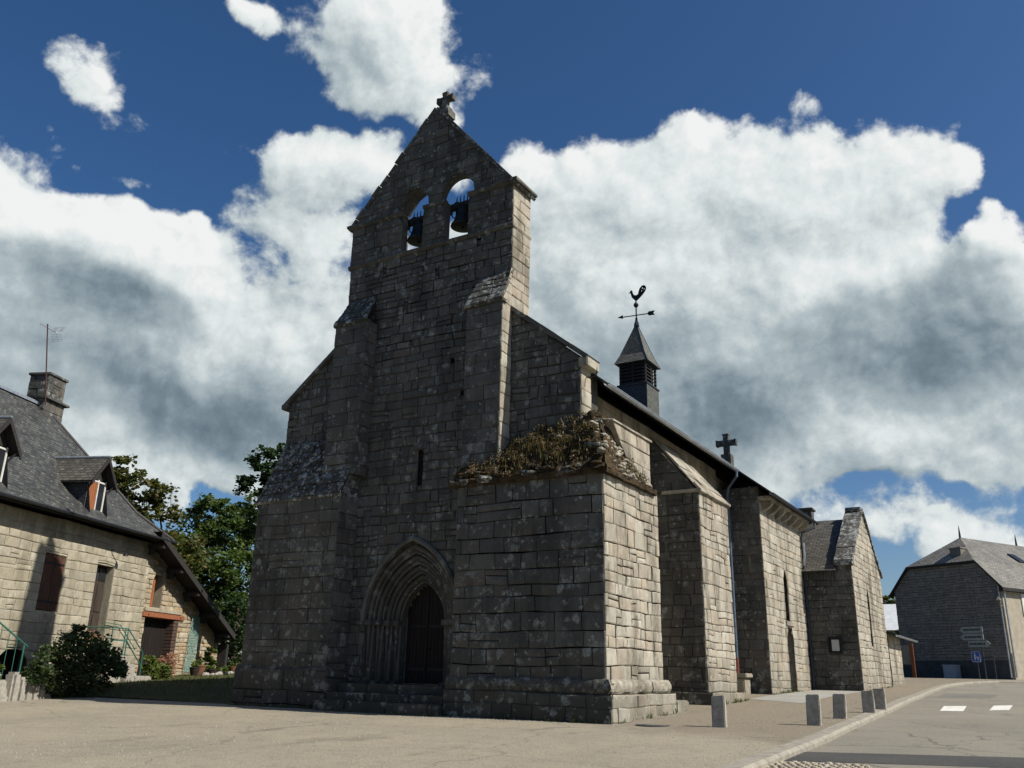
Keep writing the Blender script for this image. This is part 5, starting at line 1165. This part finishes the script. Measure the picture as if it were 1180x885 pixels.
tree(gp(165, 50), 10, [(tp(140, 545, 50), 1.1), (tp(165, 575, 50), 1.4), (tp(145, 600, 50), 1.5), (tp(185, 615, 50), 1.7), (tp(205, 640, 49), 1.6), (tp(120, 580, 51), 1.2), (tp(178, 560, 50), .6)], .24, 8500, M_LEAFA, 'thin tree with browning leaves rising behind the slate roof', strays=[(tp(197, 600, 50), tp(197, 560, 50))])
tree(gp(255, 54), 9, [(tp(245, 590, 54), 1.3), (tp(225, 625, 54), 1.6), (tp(262, 615, 54), 1.6), (tp(280, 600, 54), 1.3), (tp(240, 665, 53), 2.0), (tp(275, 660, 53), 2.0), (tp(285, 710, 53), 1.7), (tp(250, 705, 53), 1.7), (tp(290, 630, 54), 1.4), (tp(225, 590, 54), .7), (tp(212, 640, 53), 1.5), (tp(205, 670, 53), 1.5), (tp(300, 580, 54), 1.2), (tp(255, 580, 54), .8)], .21, 26000, M_LEAF, 'full green tree filling the gap between house and church', strays=[(tp(205, 615, 54), tp(233, 567, 54))])
tree(gp(310, 40), 12, [(tp(312, 535, 40), 1.1), (tp(325, 560, 40), 1.3), (tp(298, 562, 40), 1.0), (tp(318, 600, 40), 1.5), (tp(335, 530, 40), 1.2)], .20, 5000, M_LEAFD, 'dark tree showing just above the left buttress of the church')
tree(gp(268, 48), 6, [(tp(268, 735, 48), 1.7), (tp(285, 745, 48), 1.6), (tp(258, 715, 48), 1.6), (tp(280, 715, 48), 1.6)], .2, 4000, M_LEAFD, 'low dark tree in the shade behind the barn end')
def bush(name, c, clumps, lsize, nleaf, mat, lab, cat, flowers=None, group=None):
    t = thing(name, (c[0], c[1], hz(c[0], c[1])), lab, cat, group); M = MB(); b = Vector((c[0], c[1], hz(c[0], c[1])))
    for q, r in clumps:
        for _ in range(3): M.tube([b+Vector((random.uniform(-.1, .1), random.uniform(-.1, .1), 0)), Vector(q)+Vector((random.uniform(-r, r)*.5, random.uniform(-r, r)*.5, 0))], [.02, .006], 5)
    M.build('stems', M_BARK, t); M = MB(); tot = sum(r*r for _, r in clumps)
    for q, r in clumps:
        n = int(nleaf*r*r/tot); k = max(2, n//45)
        for _ in range(k): d = Vector((random.gauss(0, 1), random.gauss(0, 1), random.gauss(0, 1))).normalized()*r*random.uniform(.4, 1); leafcloud(M, clump_pts(Vector(q)+d, r*.3, n//k), lsize)
    M.build('foliage', mat, t, fixn=False)
    if flowers:
        M = MB()
        for q in flowers:
            for _ in range(60): d = Vector((random.gauss(0, 1), random.gauss(0, 1), random.gauss(0, 1))).normalized()*.10; leafcloud(M, [Vector(q)+d], .055)
        M.build('flower_heads', M_FLOWER, t, fixn=False)
    return t
bs = hp(26.4, 2.0, 0)
bush('shrub', bs, [(hp(25.2, 1.9, .85), .8), (hp(26.2, 2.0, 1.1), .95), (hp(27.2, 2.0, .95), .85), (hp(25.7, 2.0, 1.75), .42), (hp(26.1, 1.9, 1.95), .28), (hp(27.9, 2.0, .8), .6), (hp(24.5, 1.9, .7), .5), (hp(26.0, 2.1, .5), .8), (hp(27.2, 2.0, 1.45), .4), (hp(28.2, 2.0, .9), .35), (hp(24.9, 1.9, 1.3), .4)], .12, 8500, M_LEAFS, 'large dark shrub shaded by the church tower in front of the house', 'shrub')
fl = [hp(27.6+random.uniform(-.5, .4), 1.6+random.uniform(-.3, .3), 1.72+random.uniform(-.2, .2)) for _ in range(9)]
bush('hydrangea', hp(27.6, 1.6, 0), [(hp(27.5, 1.6, 1.55), .38), (hp(27.9, 1.5, 1.4), .3)], .11, 700, M_LEAFY, 'faded hydrangea with pale blooms behind the dark shrub by the front door', 'hydrangea', fl)
fl = [hp(32.75+random.uniform(-.35, .3), 1.3+random.uniform(-.3, .3), 1.05+random.uniform(-.55, .35)) for _ in range(24)]
bush('hydrangea', hp(32.6, 1.3, 0), [(hp(32.7, 1.2, .7), .45), (hp(32.4, 1.2, .6), .35)], .10, 800, M_LEAF, 'hydrangea with dusty pink flower heads in front of the barn door', 'hydrangea', fl)
bush('climbing_plant', hp(31.8, 1.4, 0), [(hp(31.6, 1.4, 1.0), .5), (hp(32.0, 1.4, 1.1), .45), (hp(31.8, 1.3, .6), .45), (hp(31.2, 1.4, 1.1), .3)], .13, 1100, M_LEAFY, 'bright yellow green leafy plant by the foot of the handrail', 'plant')
bush('fern', hp(37.6, .7, 0), [(hp(37.6, .6, .95), .5), (hp(37.7, .5, 1.4), .35), (hp(37.2, .6, .8), .3)], .14, 900, M_LEAFY, 'tall feathery green plant between the trellis and the barn corner', 'plant')
bush('shrub', hp(39.4, .6, 0), [(hp(39.0, .7, .65), .53), (hp(39.6, .7, .7), .45), (hp(40.2, .7, .65), .4)], .12, 1500, M_LEAFY, 'low sunlit green shrub at the end of the barn', 'shrub')
bush('shrub', hp(22.7, 1.9, 0), [(hp(22.6, 1.9, .75), .32), (hp(22.3, 1.9, .9), .3)], .09, 600, M_LEAFY, 'small green bush on the steps at the left edge', 'shrub')
def pot(s_, o, r, hh, mat, lab):
    t = thing('flower_pot', hp(s_, o, 0)+Z_*hz(*hp(s_, o, 0)[:2]), lab, 'flower pot', 'pots by the barn wall'); b = t.location
    M = MB(); M.lathe(b, [(r*.7, 0), (r*.95, hh*.6), (r, hh*.85), (r*1.08, hh*.86), (r*1.08, hh), (r*.9, hh), (r*.88, hh*.85)], 18); M.build('pot', mat, t)
    M = MB(); leafcloud(M, clump_pts(b+Z_*(hh+.08), r*.8, 60), .10); M.build('plant', M_LEAFY, t, fixn=False)
pot(35.95, .9, .28, .42, M_TERRA, 'brown pot standing beside the barn door jamb'); pot(35.6, .9, .20, .34, M_POTD, 'black pot closest to the barn door'); pot(36.5, 1.2, .22, .25, M_POTD, 'low dark pot in front of the trellis'); pot(38.9, 1.0, .2, .3, M_TERRA, 'small terracotta pot before the low shrub at the barn end')
M = MB()
for i in range(26):
    s_ = 35.3+i*.19; x, y, _ = hp(s_, 1.45+random.uniform(-.12, .12), 0); r = random.uniform(.06, .14); M.bev((x-r, y-r, hz(x, y)-.05), (x+r, y+r, hz(x, y)+r), r*.4, 0, jit=r*.15)
tag(M.build('rockery_edging', [M_BOLL], smooth=True), 'row of loose stones edging the flower bed by the barn', 'stones', kind='stuff')

# ------------------------------------------------------------------ right-hand house
CB = Vector((-2.19, 58.0, 0)); GD = Vector((-.868, .497, 0)).normalized(); RD = Vector((.497, .868, 0)).normalized(); GN, SN = -RD, -GD
def rp(g_, r_, z): return CB+GD*g_+RD*r_+Z_*z
rh = thing('granite_house', CB+Z_*1.3, 'granite house with half-hipped slate roof at the end of the street', 'house')
GW, EZR, HZR, RZR = 7.05, 6.55, 7.80, 9.75
M = MB(); masonry(M, [(0, .6), (GW, .6), (GW, EZR), (GW-1.25, HZR), (1.25, HZR), (0, EZR)], CB, GD, Z_, GN, ch=(.13, .21), sl=(.18, .53), joint=.018, rough=.008, split=.12)
M.prism([(.03, .6), (GW-.03, .6), (GW-.03, EZR), (GW-1.25, HZR-.05), (1.25, HZR-.05), (.03, EZR)], CB+RD*.03, GD, Z_, RD*13.5, 1)
M.build('gable_wall', [M_BRICKH, M_MORTD], rh)
M = MB(); sw = rect(1.85, 2.75, 4.78, 6.02); M.sheet(rect(.02, 13.5, .6, EZR), CB-RD*0+SN*.0, RD, Z_, 0, [sw]); M.obox(rp(.05, 2.3, 5.4), RD, SN, Z_, .5, .02, .7, 0); M.build('front_wall', [M_RENDER], rh, fixn=False)
M = MB(); M.obox(rp(-.03, 2.08, 5.4), RD, SN, Z_, .22, .03, .62); M.obox(rp(-.03, 2.54, 5.4), RD, SN, Z_, .22, .03, .62); M.build('shutter', M_WHITE, rh)
M = MB(); M.obox(rp(-.05, 6.8, 1.9), RD, SN, Z_, 6.75, .06, .75); M.build('base_course', [M_RENDER], rh)
M = MB(); M.obox(rp(GW/2, -.04, 1.72), GD, GN, Z_, GW/2, .03, .55); M.build('base_band', [plain_mat('dark cement band', (.055, .058, .06), .9, .2, 3)], rh)
M = MB(); RO_, ov = 2.3, .3
def rq(pts):
    roofq(M, pts)
mid = GW/2; dE = 1.25*ov/1.25
rq([rp(-ov, -.18, EZR-.30), rp(-ov, 14, EZR-.30), rp(1.25-.05, 14, HZR+.12), rp(1.25-.05, -.18, HZR+.12)])
rq([rp(1.20, -.18, HZR+.12), rp(1.20, 14, HZR+.12), rp(mid, 11.0, RZR), rp(mid, RO_, RZR)])
rq([rp(GW+ov, 14, EZR-.30), rp(GW+ov, -.18, EZR-.30), rp(GW-1.20, -.18, HZR+.12), rp(GW-1.20, 14, HZR+.12)])
rq([rp(GW-1.2, 14, HZR+.12), rp(GW-1.2, -.18, HZR+.12), rp(mid, RO_, RZR), rp(mid, 11.0, RZR)])
rq([rp(GW-1.2, -.18, HZR+.12), rp(1.2, -.18, HZR+.12), rp(mid, RO_, RZR)])
for a, b in (((-ov, EZR-.30), (1.2, HZR+.12)), ((1.2, HZR+.12), (GW-1.2, HZR+.12)), ((GW-1.2, HZR+.12), (GW+ov, EZR-.30))):
    p, q = rp(a[0], -.18, a[1]), rp(b[0], -.18, b[1]); M.face([p, q, q-Z_*.14, p-Z_*.14], 1); M.face([p-Z_*.14, q-Z_*.14, q-Z_*.14+RD*.25, p-Z_*.14+RD*.25], 1)
M.face([rp(-ov, -.18, EZR-.30), rp(-ov, 14, EZR-.30), rp(-ov, 14, EZR-.48), rp(-ov, -.18, EZR-.48)], 1); M.face([rp(-ov, -.18, EZR-.48), rp(-ov, 14, EZR-.48), rp(.1, 14, EZR-.48), rp(.1, -.18, EZR-.48)], 1)
rr = M.build('roof', [M_SLATE2, M_TIMBER], rh, fixn=False)
for q in ((mid, RO_), (mid, 8.2)): M = MB(); M.tube([rp(q[0], q[1], RZR-.05), rp(q[0], q[1], RZR+.35), rp(q[0], q[1], RZR+.75)], [.07, .05, .01], 8); M.build('finial', M_DPIPE, rr)
M = MB(); M.obox(rp(2.75, .75, 8.1), GD, RD, Z_, .36, .3, .72, 0); M.obox(rp(2.75, .75, 8.84), GD, RD, Z_, .40, .34, .04, 0); M.build('chimney', [M_BRICKH], rr)
sk = Vector((0, 0, 0)); rs = (rp(mid, 0, RZR)-rp(1.2, 0, HZR+.12)); rs.normalize(); rn = RD.cross(rs); rn = rn if rn.z > 0 else -rn
M = MB(); c = rp(1.9, 5.2, HZR+.12+(RZR-HZR-.12)*(.7/(mid-1.2)))+rn*.05; M.obox(c, RD, rs, rn, .32, .45, .05, 0); M.obox(c+rn*.03, RD, rs, rn, .26, .38, .03, 1); M.build('skylight', [M_DPIPE, M_GLASS], rr)
M = MB(); M.tube([rp(-.12, .15, EZR-.4), rp(-.12, .15, 1.4)], .05, 8); M.tube([rp(.05, -.08, EZR-.2), rp(.05, -.08, 1.35)], .045, 8); M.build('downpipe', [M_ZINC], rh)
lt_ = thing('wall_lantern', rp(-.1, -.35, 5.2), 'old street lantern bracketed on the corner of the granite house', 'lantern')
M = MB(); M.tube([rp(-.02, 0, 5.25), rp(-.05, -.3, 5.2)], .03, 6); c = rp(-.06, -.42, 5.15); M.lathe(c, [(.10, 0), (.19, .35), (.20, .38), (.06, .52), (.02, .60)], 6); M.build('lantern_body', [plain_mat('grey lantern', (.12, .115, .10), .5, .2, 7)], lt_)
# signs in front of the gable
ds = thing('direction_sign', rp(1.35, -1.0, 1.35), 'post with three grey direction sign blades before the granite gable', 'road sign')
M = MB(); M.tube([rp(.95, -1.0, 1.2), rp(.95, -1.0, 4.3)], .04, 8); M.build('post', M_DPIPE, ds)
def blade(g0, g1, z, name, left):
    M = MB(); h_ = .17; tip = .2
    P = [(g1+tip if left else g1, z), (g1, z+h_), (g0, z+h_), (g0 if left else g0-tip, z), (g0, z-h_), (g1, z-h_)] if left else [(g1, z+h_), (g0, z+h_), (g0-tip, z), (g0, z-h_), (g1, z-h_)]
    M.prism(P, rp(0, -1.06, 0), GD, Z_, -RD*.03, 0); o = M.build('sign_blade', [M_SIGNG], ds)
    M = MB(); u = g1-.08
    while u > g0+.12: w = random.uniform(.05, .10); M.obox(rp(u-w/2, -1.095, z), GD, RD, Z_, w/2, .004, .055); u -= w+.035
    M.build('lettering', [M_LETTER], o)
blade(.72, 1.95, 3.92, 'a', True); blade(.72, 1.95, 3.52, 'b', True); blade(.55, 1.7, 3.14, 'c', False)
pk = thing('parking_sign', rp(1.15, -1.3, 1.35), 'square blue sign with white symbol on a thin dark post', 'road sign')
M = MB(); M.tube([rp(1.15, -1.3, 1.2), rp(1.15, -1.3, 2.75)], .035, 8); M.build('post', M_DPIPE, pk)
M = MB(); M.bev((-.27, -.02, -.30), (.27, .02, .30), .012); V = [rp(1.15, -1.36, 2.44)+GD*v[0]+RD*v[1]+Z_*v[2] for v in M.v]; K = MB(); K.mesh(V, M.f); pl = K.build('sign_plate', M_BLUE, pk)
K = MB()
def fr(g0, g1, z0, z1): K.obox(rp(1.15+(g0+g1)/2, -1.387, 2.44+(z0+z1)/2), GD, RD, Z_, (g1-g0)/2, .004, (z1-z0)/2)
fr(-.25, .25, .255, .275); fr(-.25, .25, -.275, -.255); fr(-.25, -.235, -.27, .27); fr(.235, .25, -.27, .27); fr(.02, .09, -.18, .12); K.lathe(rp(1.20, -1.387, 2.60), [(.001, -.05), (.05, 0), (.001, .05)], 10); fr(-.14, .05, -.05, .0); fr(-.16, -.09, -.19, 0); fr(-.04, .06, .06, .09); K.build('symbol', M_WHITE, pk)
M = MB(); M.tube([rp(.35, -1.0, 1.2), rp(.35, -1.0, 2.45)], .03, 6); M.tube([rp(1.0, -1.0, 2.4), rp(.35, -1.0, 2.45)], .03, 6); M.tube([rp(.35, -1, 1.2), rp(.35, -1, 2.45)], .032, 6); tag(M.build('barrier_rail', M_DPIPE), 'thin dark metal hoop rail beside the blue sign', 'barrier')
ub = thing('utility_box', rp(3.5, -.35, 1.3), 'pale grey utility cabinet against the base of the granite gable', 'cabinet')
M = MB(); M.obox(rp(3.5, -.30, 1.62), GD, RD, Z_, .42, .2, .36); M.obox(rp(3.5, -.30, 2.0), GD, RD, Z_, .45, .24, .03); M.build('cabinet', M_UTIL, ub); M = MB(); M.obox(rp(3.5, -.515, 1.62), GD, RD, Z_, .38, .008, .32); M.build('door', M_UTIL, ub)
# information panel with brown posts
ip = thing('information_panel', (-7.7, 57, 1.1), 'grey information panel between rust brown posts behind the low building', 'sign panel')
for x in (-7.0, -8.6): M = MB(); M.bev((x-.09, 55.9, .9), (x+.09, 56.08, 3.1), .015); M.build('post', M_POSTB, ip)
M = MB(); M.bev((-8.5, 55.95, 1.95), (-7.08, 56.02, 3.0), .01); M.build('panel', M_PANELG, ip)
# annex beyond the transept
an = thing('low_stone_annex', (-7.5, 47, .8), 'low stone outbuilding with slate roof beyond the church transept', 'outbuilding')
M = MB(); masonry(M, rect(44.1, 48.1, .4, 3.05), (-6.5, 0, 0), Y_, Z_, NS, [rect(44.15, 44.55, .3, 2.95)], ch=(.22, .32), sl=(.3, .6)); M.box((-9.4, 44.1, .4), (-6.9, 48.1, 3.0), 1); M.box((-6.95, 44.6, .4), (-6.53, 48.07, 3.04), 1); masonry(M, rect(-9.4, -6.5, .4, 3.0), (0, 44.1, 0), X_, Z_, NW); M.build('wall', PS, an)
M = MB(); M.box((-6.9, 44.15, .4), (-6.85, 44.55, 2.9)); M.build('door', M_SHUT, an)
M = MB(); roof_panel(M, (-6.1, 43.9, 2.98), (-6.1, 50.4, 2.98), (-9.6, 50.4, 4.1), (-9.6, 43.9, 4.1), .08); M.build('roof', [M_SLATE3, M_TIMBER], an)
M = MB(); gutter(M, -6.02, 43.9, 50.5, 2.98, .06); M.build('gutter', M_ZINC, an)
# far white-roofed house and trees between
fh = thing('far_house', (-15.5, 112, 2.3), 'distant building with pale metal roof seen past the transept', 'building')
M = MB(); M.box((-21, 110, 1.5), (-10, 118, 6.6)); M.build('walls', M_RENDER, fh); M = MB(); M.prism([(109.5, 6.6), (118.5, 6.6), (114, 9.8)], (-21.5, 0, 0), Y_, Z_, (11.6, 0, 0), 0); M.build('roof', M_WHITEROOF, fh)
tree((-11.9, 90, 1.9), 7, [(tp(1022, 716+20, 90), 1.3), (tp(1034, 735, 90), 1.3), (tp(1030, 745, 90), 1.5), (tp(1045, 742, 90), 1.4), (tp(1018, 750, 90), 1.3)], .28, 3500, M_LEAFD, 'dark green tree between the transept and the granite house', group='distant trees')
tree((-18, 130, 2.5), 12, [(tp(1020, 700, 130), 1.6), (tp(1030, 690, 130), 1.4), (tp(1040, 700, 130), 1.8), (tp(1012, 695, 130), 1.5)], .4, 1800, M_LEAFA, 'pale tree top above the distant metal roof', group='distant trees')
